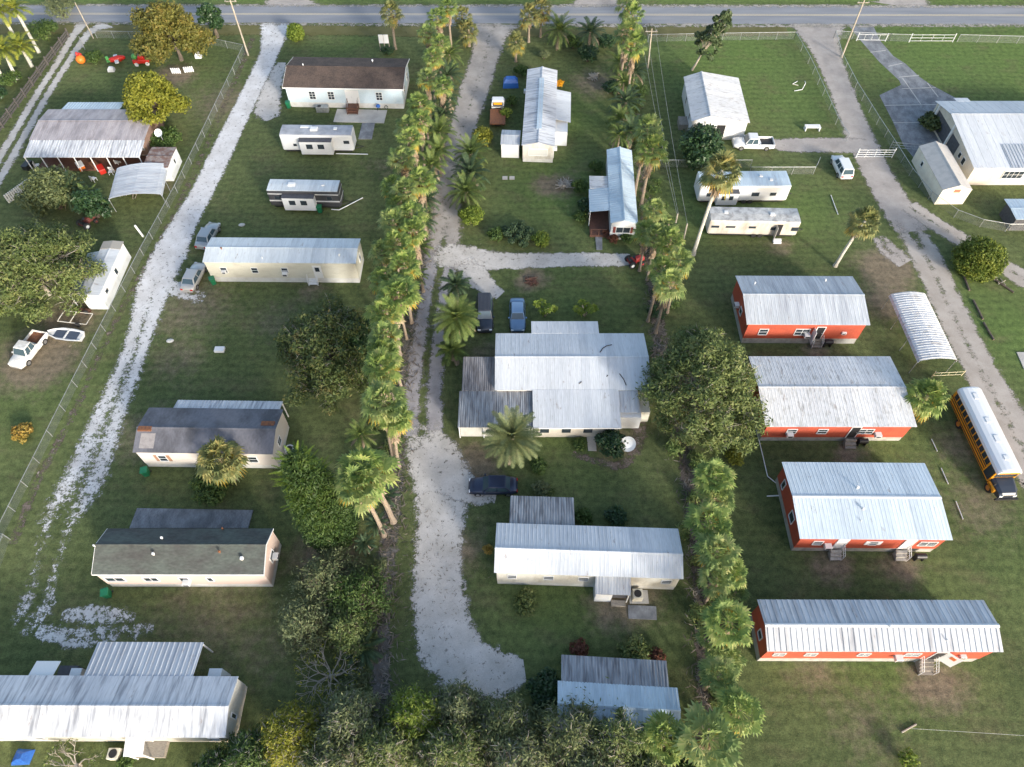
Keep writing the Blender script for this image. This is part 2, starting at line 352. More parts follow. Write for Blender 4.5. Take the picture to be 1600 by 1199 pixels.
G_patch = gravelmat("shell patch", (.66, .65, .63), (.5, .48, .45), amp=1.5, sp_lo=.57, nsc=1.3)
G_shell = gravelmat("white shell gravel", (.61, .575, .535), (.45, .42, .38), sp_lo=.575)
G_left = gravelmat("patchy shell gravel", (.7, .69, .68), (.52, .5, .48), amp=1.1, sp_lo=.57, nsc=1.8, track=.28)
G_two = gravelmat("two track gravel", (.55, .53, .5), (.42, .39, .35), track=.8)
G_lane = gravelmat("centre drive gravel", (.43, .395, .36), (.3, .275, .25), track=.3, sp_lo=.64)
G_lane2 = gravelmat("two track grey gravel", (.4, .38, .38), (.27, .255, .26), track=.75, sp_lo=.64)
G_right = gravelmat("grey pink gravel", (.44, .395, .355), (.31, .28, .255), amp=.9, sp_lo=.66, track=.12)
G_track = gravelmat("right two track gravel", (.45, .405, .36), (.34, .3, .26), amp=.9, track=.4)
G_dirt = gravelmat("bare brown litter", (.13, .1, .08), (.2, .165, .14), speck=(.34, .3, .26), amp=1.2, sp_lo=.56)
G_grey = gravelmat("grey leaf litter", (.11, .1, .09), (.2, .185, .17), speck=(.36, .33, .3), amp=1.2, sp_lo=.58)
asphalt = M("asphalt", (.22, .23, .25), .9, (.28, .285, .3), .35, (.3, 2, 1), lo=.4, hi=.7, grain=.25, gscale=20)
linepaint = M("cream road paint", (.62, .52, .34), .7, (.5, .42, .3), 3)

a, b, c_, d_ = P(0, 8.5), P(1600, 10), P(1600, 39), P(0, 35)
dirn = (b - a).normalized(); dl = (c_ - d_).normalized()
mb = MB(); mb.poly([d_ - dl * 400, c_ + dl * 400, b + dirn * 400, a - dirn * 400]); o = mb.build("road", asphalt); o.location.z = .012; struct(o)
mA, mB_ = (a + d_) / 2, (b + c_) / 2; md = (mB_ - mA).normalized(); nn = Vector((-md.y, md.x, 0))
for k in (-.17, .17):
    mb = MB(); mb.poly([mA - md * 400 + nn * (k - .07), mB_ + md * 400 + nn * (k - .07), mB_ + md * 400 + nn * (k + .07), mA - md * 400 + nn * (k + .07)])
    o = mb.build("road_marking", linepaint); o.location.z = .018; struct(o)
strip("verge", [(-200, 45, 1.6), (400, 47, 1.6), (800, 50, 1.6), (1230, 48, 1.6)], gravelmat("tan verge", (.12, .115, .045), (.16, .15, .07), amp=1.4), .004)
# gravel and concrete drives
strip("gravel_drive", [(152, 34, 3.6, 1), (128, 52, 1.8, 1), (98, 98, 1.35), (66, 148, 1.35), (36, 200, 1.4), (4, 255, 1.5), (-40, 330, 1.5)], G_two, .008)
strip("gravel_drive", [(432, 36, 2.6), (422, 80, 1.45, 1.15), (402, 125, 1.45, 1.15), (372, 185, 1.45, 1.15), (343, 245, 1.5, 1.15), (316, 300, 1.5, 1.15), (290, 345, 1.6, 1.15), (264, 398, 2.1, 1.1), (240, 452, 2.0, 1), (225, 505, 1.6, .84),
      (208, 555, 1.5, .8), (190, 602, 1.7, .74), (165, 660, 1.9, .72), (146, 712, 2.1, .74), (122, 765, 2.4, .66), (95, 810, 2.1, .46), (80, 860, 1.6, .34), (68, 905, 1.5, .4), (52, 955, 1.8, .58), (25, 985, 1.2, .36)], G_left, .008)
strip("gravel_patch", [(96, 962, .5, .5), (140, 960, .9, .66), (172, 962, .8, .6), (212, 964, .5, .45)], G_patch, .010)
strip("gravel_patch", [(58, 985, .6, .6), (110, 997, .9, .62), (170, 992, .8, .45), (240, 982, .6, .35)], G_patch, .0115)
strip("gravel_patch", [(262, 448, .8, .8), (285, 455, 1.2, .8), (318, 470, .8, .3)], G_patch, .012)
strip("gravel_patch", [(440, 98, .8, .7), (424, 140, 1.6, .85), (418, 172, 1.9, .95), (426, 186, 1.2, .6)], G_shell, .010)
strip("gravel_drive", [(770, 38, 4.4, 1), (766, 58, 2.6), (757, 92, 2.2), (742, 140, 2.2), (724, 196, 1.9), (707, 255, 1.8), (698, 310, 1.9), (695, 370, 2.1, .9), (688, 420, 2.0, .3)], G_lane, .010)
strip("gravel_drive", [(695, 365, 1.9, .3), (690, 400, 2.0, .9), (686, 432, 2.0), (674, 500, 1.9),
      (667, 560, 1.9), (661, 622, 2.0), (661, 680, 2.1)], G_lane2, .009)
strip("gravel_drive", [(661, 655, 1.8, .2), (665, 685, 2.3, .6), (676, 712, 2.6, 1), (690, 745, 2.8), (690, 800, 2.3), (686, 850, 2.1), (684, 905, 2.2), (688, 955, 2.4), (700, 1005, 2.5), (735, 1042, 2.4), (780, 1052, 1.9), (820, 1048, 1.0, .8)], G_shell, .012)
strip("gravel_patch", [(700, 745, 2.0, 1), (735, 768, 1.4, .9), (775, 778, .7, .6)], G_shell, .014)
strip("gravel_drive", [(672, 397, 1.9, .3), (700, 400, 2.2, .8), (735, 405, 2.1), (790, 408, 1.35), (850, 407, 1.2), (900, 406, 1.15), (945, 406, 1.1), (985, 406, 1.0)], G_shell, .014)
strip("gravel_patch", [(725, 405, 1.6, .4), (742, 430, 1.6, .9), (760, 448, 1.2), (782, 462, .9, .6)], G_shell, .016)
strip("gravel_drive", [(1275, 36, 5.2), (1283, 62, 2.9), (1296, 95, 2.1), (1312, 135, 1.9), (1332, 185, 1.9), (1350, 228, 2.1), (1373, 275, 2.1), (1400, 322, 2.2), (1425, 362, 2.0)], G_right, .010)
strip("gravel_drive", [(1415, 340, 2.0, .2), (1430, 372, 2.0, .8), (1446, 400, 1.9), (1473, 458, 1.9), (1500, 515, 1.9), (1530, 575, 1.9), (1562, 635, 2.2), (1600, 705, 2.2), (1640, 780, 2.0)], G_track, .012)
strip("gravel_drive", [(1205, 226, 1.0, .8), (1240, 227, 1.6), (1290, 227, 1.6), (1335, 228, 1.7), (1358, 228, 1.4)], G_right, .014)
strip("gravel_drive", [(1420, 322, 1.4, .9), (1455, 346, 1.3), (1500, 374, 1.35), (1545, 402, 1.35), (1600, 436, 1.5), (1660, 470, 1.4)], G_track, .016)
strip("gravel_patch", [(1372, 370, 1.0, .6), (1390, 392, 1.4, .7), (1415, 412, 1.4, .8)], G_right, .018)
for q in ((450, 2), (935, 2), (1415, 2)):
    strip("gravel_patch", [(q[0], -20, 2.6), (q[0], 4, 4.0), (q[0], 11, 5.5)], G_right, .006)
# litter under the palm rows
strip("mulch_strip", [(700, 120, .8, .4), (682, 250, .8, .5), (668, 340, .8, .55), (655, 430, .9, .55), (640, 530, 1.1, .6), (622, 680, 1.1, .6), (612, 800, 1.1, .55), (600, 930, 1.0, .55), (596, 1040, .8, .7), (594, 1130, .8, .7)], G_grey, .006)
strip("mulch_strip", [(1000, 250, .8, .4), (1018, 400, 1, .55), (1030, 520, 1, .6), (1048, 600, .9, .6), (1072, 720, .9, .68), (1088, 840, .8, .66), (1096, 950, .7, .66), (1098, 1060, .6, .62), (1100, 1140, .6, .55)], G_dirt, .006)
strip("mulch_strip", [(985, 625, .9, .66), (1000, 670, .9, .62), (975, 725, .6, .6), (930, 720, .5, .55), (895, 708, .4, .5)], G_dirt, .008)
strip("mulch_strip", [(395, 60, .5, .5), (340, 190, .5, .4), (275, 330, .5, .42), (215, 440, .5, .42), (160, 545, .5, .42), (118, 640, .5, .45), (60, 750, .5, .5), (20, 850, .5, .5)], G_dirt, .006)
# concrete
conc = M("stained concrete", (.27, .28, .29), .85, (.165, .17, .18), .9, (1, .7, 1), .4, .62, grain=.35, gscale=7)
concl = M("pale concrete", (.5, .48, .44), .85, (.4, .38, .35), .7, None, .4, .65, grain=.2)
ED = [(1326, 40), (1345, 64), (1374, 97), (1405, 126), (1408, 133), (1374, 149), (1395, 190), (1412, 228), (1432, 252), (1458, 236), (1500, 190), (1502, 158), (1455, 133), (1436, 120), (1415, 100), (1396, 88), (1376, 65), (1364, 40)]
sheet("concrete_driveway", ED, conc, .008)
mb = MB()
for s, e in (((1360, 82), (1384, 79)), ((1388, 104), (1410, 99)), ((1404, 121), (1436, 118)), ((1409, 139), (1462, 137)), ((1382, 165), (1495, 163)), ((1410, 122), (1440, 165)), ((1449, 130), (1466, 152)), ((1396, 192), (1470, 192)), ((1346, 64), (1375, 62))):
    p, q = P(*s), P(*e); d = (q - p).normalized(); n_ = Vector((-d.y, d.x, 0)) * .08
    mb.poly([p - n_ + Vector((0, 0, .014)), q - n_ + Vector((0, 0, .014)), q + n_ + Vector((0, 0, .014)), p + n_ + Vector((0, 0, .014))])
struct(mb.build("driveway_joints", concl))
def slab(name, label, pix, mat, h=.08, cat="slab"):
    pts = [P(a_, b_) for a_, b_ in pix]; c0 = sum(pts, Vector()) / len(pts); mb = MB(); n = len(pts)
    lo = [p - c0 for p in pts]; mb.add([Vector((p.x, p.y, -.02)) for p in lo] + [Vector((p.x, p.y, h)) for p in lo],
        [tuple(range(n))[::-1], tuple(range(n, 2 * n))] + [(i, (i + 1) % n, n + (i + 1) % n, n + i) for i in range(n)])
    o = mb.build(name, mat); o.location = c0; return tag(o, label, cat)

# ------------------------------------------------------------------ buildings
def ribbed(mb, x0, x1, ya, za, yb, zb, sp=.3, h=.03, w=.07, th=.05):
    """roof slope from eave (ya,za) to ridge (yb,zb) with raised ribs running down the slope"""
    xs = []; n = max(1, int((x1 - x0) / sp)) if sp else 0
    prof = [(x0, 0)]
    for i in range(n):
        c = x0 + (i + .5) * (x1 - x0) / n
        prof += [(c - w / 2 - .015, 0), (c - w / 2 + .01, h), (c + w / 2 - .01, h), (c + w / 2 + .015, 0)]
    prof.append((x1, 0)); vs = []
    for x, q in prof: vs += [(x, ya, za + q), (x, yb, zb + q)]
    m = len(vs); vs += [(x0, ya, za - th), (x0, yb, zb - th), (x1, ya, za - th), (x1, yb, zb - th)]
    up = yb > ya
    fs = [(2 * i, 2 * i + 2, 2 * i + 3, 2 * i + 1) if up else (2 * i, 2 * i + 1, 2 * i + 3, 2 * i + 2) for i in range(len(prof) - 1)]
    k = m - 2
    fs += [(m, m + 1, m + 3, m + 2), (0, m, m + 2) + tuple(range(k, 0, -2)), (1,) + tuple(range(3, m, 2)) + (m + 3, m + 1), (0, 1, m + 1, m), (k, m + 2, m + 3, k + 1)]
    mb.add(vs, fs)

class House:
    def __init__(s, name, label, cat, FL, FR, BL, ze, wall, skirt, roof, rise, frac=.5, ox=.25, oy=.22, rib=.3, ribh=.025, skh=.55, ribw=.07, ridgecap=None, group=None, L=None, sides=True, fascia=None):
        A, B, D = P(FL[0], FL[1], ze), P(FR[0], FR[1], ze), P(BL[0], BL[1], ze)
        u = (B - A).normalized(); n = Vector((-u.y, u.x, 0)); s.L = L or (B - A).length; s.W = (D - A).dot(n)
        s.dz = max(0, ze - 2.8); skh = skh + s.dz * .4 if skh else 0
        s.ang = math.atan2(u.y, u.x); s.A = Vector((A.x, A.y, 0)); s.u, s.n = u, n; s.ze = ze; s.ox, s.oy = ox, oy
        c = s.A + u * s.L / 2 + n * s.W / 2; s.c = c
        s.root = thing(name, label, cat, c, s.ang, group)
        L, Wd = s.L, s.W; yr = Wd * frac; s.yr = yr; s.rise = rise
        hx, hy = L / 2, Wd / 2; s.hx, s.hy = hx, hy
        zf = ze + rise * oy / yr - .06; zb_ = ze + rise * oy / (Wd - yr) - .06; zr = ze + rise - .06
        wx0, wx1, wy0, wy1 = -hx + ox, hx - ox, -hy + oy, hy - oy
        s.wx0, s.wx1, s.wy0, s.wy1 = wx0, wx1, wy0, wy1
        b = MB(); z0 = skh
        prof = [(wy0, z0), (wy1, z0), (wy1, zb_), (yr - hy, zr), (wy0, zf)]
        b.loft([[Vector((x, y, z)) for y, z in prof] for x in (wx0, wx1)]); b.build("wall", wall, s.root)
        if skh:
            b = MB(); b.box(wx0 + .03, wx1 - .03, wy0 + .03, wy1 - .03, 0, skh - .003); b.build("skirting", skirt, s.root)
        b = MB()
        ribbed(b, -hx, hx, -hy, ze, yr - hy, ze + rise, rib, ribh, ribw); ribbed(b, -hx, hx, hy, ze, yr - hy, ze + rise, rib, ribh, ribw)
        s.roof = b.build("roof", roof, s.root)
        if rise:
            b = MB(); y = yr - hy; z = ze + rise
            b.loft([[Vector((x, y - .16, z - .16 * rise / yr + .032 + ribh)), Vector((x, y, z + .05 + ribh)), Vector((x, y + .16, z - .16 * rise / (Wd - yr) + .032 + ribh)), Vector((x, y, z - .02))] for x in (-hx - .01, hx + .01)])
            b.build("ridge_cap", ridgecap or roof, s.roof)
        if fascia:
            b = MB()
            for sx in (-1, 1):
                for (ya, za, yb, zb2) in ((-hy, ze, yr - hy, ze + rise), (hy, ze, yr - hy, ze + rise)):
                    b.loft([[Vector((x, ya, za - .16)), Vector((x, ya, za + .02)), Vector((x, yb, zb2 + .02)), Vector((x, yb, zb2 - .16))] for x in (sx * hx, sx * (hx + .03))])
            b.box(-hx, hx, -hy - .03, -hy - .003, ze - .16, ze + .015)
            b.build("fascia", fascia, s.root)
    def lx(s, px, py, z=1.8): return (P(px, py, z) - s.c).dot(s.u)
    def ly(s, px, py, z=1.8): return (P(px, py, z) - s.c).dot(s.n)
    # side transform: s along the side seen from outside left->right, d outward
    def T(s, side, a, d, z):
        if side == 'f': return Vector((a, s.wy0 - d, z))
        if side == 'b': return Vector((-a, s.wy1 + d, z))
        if side == 'r': return Vector((s.wx1 + d, a, z))
        return Vector((s.wx0 - d, -a, z))
    def sb(s, mb, side, a0, a1, z0, z1, d0, d1):
        p, q = s.T(side, a0, d0, z0), s.T(side, a1, d1, z1)
        mb.box(min(p.x, q.x), max(p.x, q.x), min(p.y, q.y), max(p.y, q.y), z0, z1)
    def win(s, side, a, z=1.55, w=.9, h=.9, bars=(1, 1), frame=None, shutters=None, gl=None):
        z += s.dz * .55
        f = MB(); t = .06; d = .07
        s.sb(f, side, a - w / 2 - t, a - w / 2, z - h / 2 - t, z + h / 2 + t, -.01, d); s.sb(f, side, a + w / 2, a + w / 2 + t, z - h / 2 - t, z + h / 2 + t, -.01, d)
        s.sb(f, side, a - w / 2, a + w / 2, z - h / 2 - t, z - h / 2, -.01, d + .02); s.sb(f, side, a - w / 2, a + w / 2, z + h / 2, z + h / 2 + t, -.01, d)
        for i in range(1, bars[0]): x = a - w / 2 + w * i / bars[0]; s.sb(f, side, x - .02, x + .02, z - h / 2, z + h / 2, .03, d - .012)
        for i in range(1, bars[1]): zz = z - h / 2 + h * i / bars[1]; s.sb(f, side, a - w / 2, a + w / 2, zz - .02, zz + .02, .028, d - .014)
        o = f.build("window", frame or trim, s.root)
        g = MB(); s.sb(g, side, a - w / 2, a + w / 2, z - h / 2, z + h / 2, .004, .03); g.build("pane", gl or glass, o)
        if shutters:
            for sg in (-1, 1):
                m = MB(); c = a + sg * (w / 2 + .06 + .17); s.sb(m, side, c - .16, c + .16, z - h / 2 - .05, z + h / 2 + .05, -.01, .05); m.build("shutter", shutters, s.root)
    def door(s, side, a, z0=.6, w=.9, h=2.0, mat=None, glassp=False, dark=False):
        f = MB(); z0 += s.dz * .4
        s.sb(f, side, a - w / 2 - .07, a - w / 2, z0, z0 + h + .07, -.01, .07); s.sb(f, side, a + w / 2, a + w / 2 + .07, z0, z0 + h + .07, -.01, .07); s.sb(f, side, a - w / 2, a + w / 2, z0 + h, z0 + h + .07, -.01, .07)
        o = f.build("door_frame", trim, s.root)
        m = MB(); s.sb(m, side, a - w / 2, a + w / 2, z0, z0 + h, .004, .04); dd = m.build("door", black if dark else (mat or trim), s.root)
        k = MB(); s.sb(k, side, a + w / 2 - .14, a + w / 2 - .08, z0 + .95, z0 + 1.03, .04, .09); k.build("handle", steel, dd)
        if glassp: g = MB(); s.sb(g, side, a - w * .3, a + w * .3, z0 + h * .55, z0 + h * .9, .04, .055); g.build("pane", glass, dd)
    def ac(s, side, a, z=1.2, w=.62, d=.5, h=.42):
        z += s.dz * .55; m = MB(); s.sb(m, side, a - w / 2, a + w / 2, z - h / 2, z + h / 2, -.01, d); o = m.build("air_conditioner", trim, s.root, bevel=.02)
        g = MB(); s.sb(g, side, a - w / 2 + .07, a + w / 2 - .07, z - h / 2 + .07, z + h / 2 - .07, d, d + .012); g.build("grille", grey_dark, o)
    def zat(s, y):
        t = (y + s.hy) / s.yr if y < s.yr - s.hy else (s.hy - y) / (s.W - s.yr); return s.ze + s.rise * t
    def vent(s, px, py, r=.1, h=.35, mat=None):
        z = s.ze + s.rise * .5; x, y = s.lx(px, py, z), s.ly(px, py, z); y = max(-s.hy + .1, min(s.hy - .1, y)); z = s.zat(y)
        m = MB(); m.tube([(x, y, z - .02), (x, y, z + h * .6)], r * .6, 8); m.tube([(x, y, z + h * .6), (x, y, z + h * .62), (x, y, z + h)], [r * .6, r * 1.25, r * .9], 8); m.build("vent_pipe", mat or trim, s.roof)
    def lean(s, name, x0, x1, ya, za, yb, zb, mat, rib=.25, ribh=.03, ribw=.09, posts=0, postmat=None, th=.05):
        """extra roof plane from low edge ya to high edge yb, in local metres"""
        m = MB(); ribbed(m, x0, x1, ya, za, yb, zb, rib, ribh, ribw, th); o = m.build(name, mat, s.root)
        if posts:
            for i in range(posts):
                x = x0 + .12 + (x1 - x0 - .24) * i / max(1, posts - 1); y = ya + (.12 if yb > ya else -.12)
                p = MB(); p.box(x - .05, x + .05, y - .05, y + .05, 0, za - th); p.build("post", postmat or trim, s.root)
        return o
    def block(s, name, x0, x1, y0, y1, z0, z1, mat, bevel=0):
        m = MB(); m.box(x0, x1, y0, y1, z0, z1); return m.build(name, mat, s.root, bevel=bevel)

def steps(label, px, py, w=1.1, n=3, rise=.2, run=.27, rz=0, mat=None, rail=None, name="porch_steps", land=0.0, rails=2):
    """flight whose foot is at the pixel, climbing towards +y"""
    rise *= 1.3; t = thing(name, label, "steps", P(px, py), rz); mat = mat or wood
    for i in range(n):
        m = MB(); m.box(-w / 2, w / 2, i * run, (i + 1) * run + (land if i == n - 1 else .02), (i + 1) * rise - .05, (i + 1) * rise); m.build("tread", mat, t)
        if i: m = MB(); m.box(-w / 2 + .02, w / 2 - .02, i * run, i * run + .025, i * rise + .001, (i + 1) * rise - .051); m.build("riser", mat, t)
    for sx in (-1, 1):
        m = MB()
        m.add([(sx * w / 2, 0, 0), (sx * (w / 2 - .04), 0, 0), (sx * (w / 2 - .04), n * run + land, 0), (sx * w / 2, n * run + land, 0), (sx * w / 2, 0, rise - .06), (sx * (w / 2 - .04), 0, rise - .06), (sx * (w / 2 - .04), n * run + land, n * rise - .055), (sx * w / 2, n * run + land, n * rise - .055)],
              [(0, 1, 2, 3), (4, 7, 6, 5), (0, 4, 5, 1), (2, 6, 7, 3), (1, 5, 6, 2), (0, 3, 7, 4)])
        m.build("stringer", mat, t)
    if rail:
        for sx in ((-1, 1) if rails == 2 else (1,)):
            m = MB(); x = sx * (w / 2 + .03)
            m.tube([(x, .05, 0), (x, .05, rise + .85)], .03, 5); m.tube([(x, n * run + land, 0), (x, n * run + land, n * rise + .85)], .03, 5)
            for q in (.85, .45): m.tube([(x, .05, rise + q), (x, n * run, n * rise + q), (x, n * run + land, n * rise + q)], .025, 5)
            for k in range(1, 5): yy = (n * run) * k / 5; zz = rise + (n - 1) * rise * k / 5; m.tube([(x, yy, zz - .1), (x, yy, zz + .85)], .014, 4)
            m.build("railing", rail, t)
    return t

def red_house(label, FL, FR, BL, rise, roof, rib=.32, frac=.5, ribh=.014, ribw=.06, ridgecap=None, ze=3.35):
    return House("red_house", label, "house", FL, FR, BL, ze, orange, skirt_grey, roof, rise, frac, .3, .2, rib, ribh, .6, ribw, ridgecap=ridgecap, group="orange red houses along the right lane", fascia=None)

# --- white and blue house by the road
h = House("manufactured_house", "white front house with blue gable and brown shingle roof nearest the road", "house", (441, 137), (630, 140), (459, 89), 3.35, pale_blue, skirt_white, r_brown, .96, .5, .3, .3, 0, 0, .6, fascia=trim)
for a in (358 / 4 + 400, 475 / 4 + 400, 775 / 4 + 400): h.win('f', h.lx(a, 148), 1.7, .85, 1.2, (2, 3))
h.door('f', h.lx(551, 150) - .45, .62, .9, 2.0); h.door('f', h.lx(551, 150) + .5, .62, .9, 2.0)
h.win('r', -1.8, 1.7, .8, 1.1, (1, 2)); h.win('r', 1.6, 1.7, .8, 1.1, (1, 2)); h.vent(582, 96, .12); h.vent(475, 108, .08)
t = steps("brown stained wooden porch with side steps at the white and blue house", 551, 180, 1.5, 3, .2, .27, 0, brownwood, brownwood, land=.9)
slab("patio_slab", "pale concrete patio below the brown porch steps", [(527, 171), (605, 173), (600, 193), (521, 191)], concl)
slab("stepping_slab", "narrow grey concrete pad on the grass south of the patio", [(566, 193), (586, 193), (581, 218), (560, 218)], conc)
# --- cream single wide
h = House("mobile_home", "long cream mobile home with pale coated roof beside the two silver sedans", "mobile home", (316, 410), (556, 412), (320, 371), 3.4, cream, skirt_white, rw_tile, .38, .5, .12, .12, 1.4, .012, .55, .05)
for px in (352, 400, 447): h.win('f', h.lx(px, 421), 1.7, .7, .8, (1, 2))
h.ac('f', h.lx(352, 419), 1.45, .5, .3, .35); h.ac('f', h.lx(446, 424), 1.35)
h.door('f', h.lx(497, 425), .6, .85, 1.95, trim, True); h.vent(347, 391, .09, .3, rust); h.vent(530, 400, .12); h.vent(410, 404, .06)
h.win('r', .3, 1.7, .7, .8)
steps("white wooden steps with white railing at the cream mobile home", 490, 447, 1.1, 3, .19, .27, 0, trim, trim)
# --- grey roofed home with pink shutters
h = House("mobile_home", "mobile home with dark grey roof and brown window shutters half behind a palm", "mobile home", (207, 707), (426, 710), (236, 637), 3.2, blush, skirt_white, r_grey, .76, .46, .15, .15, 0, 0, .55)
h.win('f', h.lx(255, 717), 1.65, .75, 1.0, (1, 2), shutters=M("brown shutter", (.36, .2, .12), .6)); h.win('f', h.lx(395, 722), 1.65, .8, 1.0, (1, 2))
h.win('r', -.4, 1.75, .8, .8, (1, 2)); h.door('f', h.lx(330, 720), .6)
for px, py in ((228, 672), (419, 663)):
    z = 3.7; x, y = h.lx(px, py, z), h.ly(px, py, z); m = MB(); zz = h.zat(y); m.box(x - .65, x + .65, y - .25, y + .25, zz - .1, zz + .1); m.build("roof_vent_box", rust, h.roof)
z = 3.5; m = MB(); x = h.lx(231, 688, z); y0 = h.ly(231, 701, 3.3); y1 = h.ly(231, 678, 3.7); ribbed(m, x - .7, x + .7, y0, h.zat(y0) + .02, y1, h.zat(y1) + .02, 0, 0, .1, .015); m.build("roof_patch", M("brushed patch", (.3, .28, .27), .7, (.22, .2, .2), 2), h.roof)
h.lean("porch_roof", h.lx(275, 637, 2.6), h.lx(440, 640, 2.6), h.hy + 1.25, 2.75, h.hy - .15, 3.12, rw_dirty, .3, posts=4)
# --- green roofed pink home
h = House("mobile_home", "pink mobile home with mossy grey green shingle roof", "mobile home", (143, 898), (412, 898), (172, 826), 3.5, pink, skirt_white, r_green, .94, .55, .12, .12, 0, 0, .5, fascia=trim)
for px, w in ((182, 1.6), (238, 1.2), (290, .8), (330, .45)): h.win('f', h.lx(px, 906), 1.65, w, .8, (2 if w > 1 else 1, 1))
h.ac('f', h.lx(291, 911), 1.35); h.win('r', .1, 1.7, .9, .9); h.ac('r', .15, 1.45)
for px, py, r, mt in ((242, 868, .11, None), (345, 865, .1, rust), (379, 874, .15, None), (255, 843, .1, None), (152, 857, .07, None), (347, 821, .09, rust)): h.vent(px, py, r, .35, mt)
slab("carport_slab", "stained grey concrete slab behind the pink mobile home", [(215, 795), (396, 798), (388, 826), (203, 826)], conc, .12)
# --- bottom left long white home
h = House("mobile_home", "long streaked white mobile home at the bottom left corner with blue shaded end", "mobile home", (-60, 1151), (352, 1153), (-58, 1055), 3.1, dirty_white, skirt_white, rw_dirty, .7, .47, .15, .12, 1.2, .006, .5, .05)
h.win('f', h.lx(335, 1160), 1.7, .8, .7); h.win('r', -.5, 1.75, .3, 1.1); h.win('f', h.lx(60, 1160), 1.7, .8, .7)
x0, x1 = h.lx(136, 1056, 2.6), h.lx(303, 1058, 2.6); y1 = h.ly(230, 1004, 2.5)
h.lean("carport_roof", x0, x1 + .1, y1, 2.6, h.hy - .1, 3.08, r_galv, .42, .04, .1, posts=5)
m = MB(); ribbed(m, h.lx(50, 1053, 2.5), h.lx(88, 1053, 2.5), h.hy + 1.25, 2.5, h.hy + .02, 2.9, 0, 0); m.build("awning", trim, h.root)
h.block("storage_box", h.lx(95, 1050, .8), h.lx(124, 1050, .8), h.hy + .02, h.hy + 1.2, 0, 1.2, grey_dark); h.block("storage_box", h.lx(330, 1056, 1.5), h.lx(350, 1056, 1.5), h.hy + .02, h.hy + .8, 0, 2.2, trim)
h.block("storage_box", h.lx(118, 1052, 1.5), h.lx(135, 1052, 1.5), h.hy + .02, h.hy + .75, 0, 2.3, trim)
xa, xb = h.lx(199, 1160, 2.3), h.lx(229, 1160, 2.3); ya = h.ly(215, 1183, 2.2)
h.lean("awning", xa, xb, ya, 2.35, h.wy0, 2.8, white, 0, 0, posts=2)
h.block("porch_deck", xa - .9, xb + .8, ya + .2, h.wy0, 0, .5, wood); h.door('f', (xa + xb) / 2, .55)
t = thing("heat_pump", "beige outdoor air conditioner beside the awning of the bottom left home", "air conditioner", P(184, 1180)); m = MB(); m.box(-.45, .45, -.4, .4, .04, .85); cc = m.build("casing", cream, t, bevel=.04); m = MB(); m.tube([(0, 0, .851), (0, 0, .87)], .33, 14); m.build("fan_grille", black, t)
# --- cluttered house top left
h = House("porch_house", "low house with faded mauve metal roof and a cluttered open porch", "house", (45, 219), (225, 219), (77, 171), 2.9, M("brown clad wall", (.25, .16, .12), .8, (.18, .12, .1), 2), skirt_grey, r_pinkgrey, .35, .55, .2, .2, .6, .015, .3, .06)
yl = h.ly(120, 246, 2.4)
h.lean("porch_roof", h.lx(36, 246, 2.4), h.lx(218, 246, 2.4), yl, 2.4, -h.hy - .02, 2.88, rw_dirty, .35, .04, .1, posts=8)
h.lean("rear_roof", h.lx(98, 170, 2.7), h.lx(188, 170, 2.7), h.ly(130, 160, 2.5), 2.5, h.hy - .05, 2.85, r_bluish, .4)
h.block("porch_deck", h.lx(40, 246, 2.4) + .3, h.lx(218, 246, 2.4) - .2, yl + .2, h.wy0 - .01, 0, .25, brownwood)
for k in range(5): h.win('f', -h.hx + 2 + k * 3.1, 1.6, 1.1, .9, (2, 1))
h = House("shed", "small white lean-to shed with rusty brown roof beside the porch house", "shed", (222, 262), (262, 262), (224, 230), 2.3, white, skirt_white, M("rusty roof", (.17, .1, .08), .8, (.3, .27, .25), 1.5), .1, .5, .08, .08, .5, .012, 0)
h.win('r', .2, 1.5, .5, .7)
# --- carport of arched steel, builder
def arched(name, label, FL, FR, BL, ze, rise, mat, legs=True, rib=.3, long_x=True):
    A, B, D = P(*FL, ze), P(*FR, ze), P(*BL, ze); u = (B - A).normalized(); n = Vector((-u.y, u.x, 0)); L = (B - A).length; Wd = (D - A).dot(n)
    c = A + u * L / 2 + n * Wd / 2; c.z = 0; t = thing(name, label, "carport", c, math.atan2(u.y, u.x)); hx, hy = L / 2, Wd / 2
    pr = [(-hy, ze - .35), (-hy + .1, ze), (-hy * .82, ze + rise * .35), (-hy * .4, ze + rise * .8), (0, ze + rise), (hy * .4, ze + rise * .8), (hy * .82, ze + rise * .35), (hy - .1, ze), (hy, ze - .35)]
    m = MB(); k = int(L / rib); xs = []
    for i in range(k): x = -hx + L * (i + .5) / k; xs += [(x - .06, 0), (x - .03, .03), (x + .03, .03), (x + .06, 0)]
    xs = [(-hx, 0)] + xs + [(hx, 0)]; vs = []
    for x, q in xs: vs += [(x, y, z + q) for y, z in pr]
    N = len(pr); fs = [(i * N + j, (i + 1) * N + j, (i + 1) * N + j + 1, i * N + j + 1) for i in range(len(xs) - 1) for j in range(N - 1)]
    m.add(vs, fs); o = m.build("roof", mat, t); so_ = o.modifiers.new("thick", 'SOLIDIFY'); so_.thickness = .03
    nl = max(2, int(L / 3))
    for i in range(nl + 1):
        x = -hx + .15 + (L - .3) * i / nl
        for sy in (-1, 1):
            m = MB(); m.tube([(x, sy * (hy - .05), 0), (x, sy * (hy - .05), ze - .04)], .04, 5); m.build("leg", steel, t)
        m = MB(); m.tube([(x, y, z - .06) for y, z in pr[1:-1]], .03, 5); m.build("rafter", steel, t)
    return t
arched("carport", "grey ribbed metal carport full of lumber beside the porch house", (252, 304), (262, 256), (170, 306), 2.2, .5, r_galv)
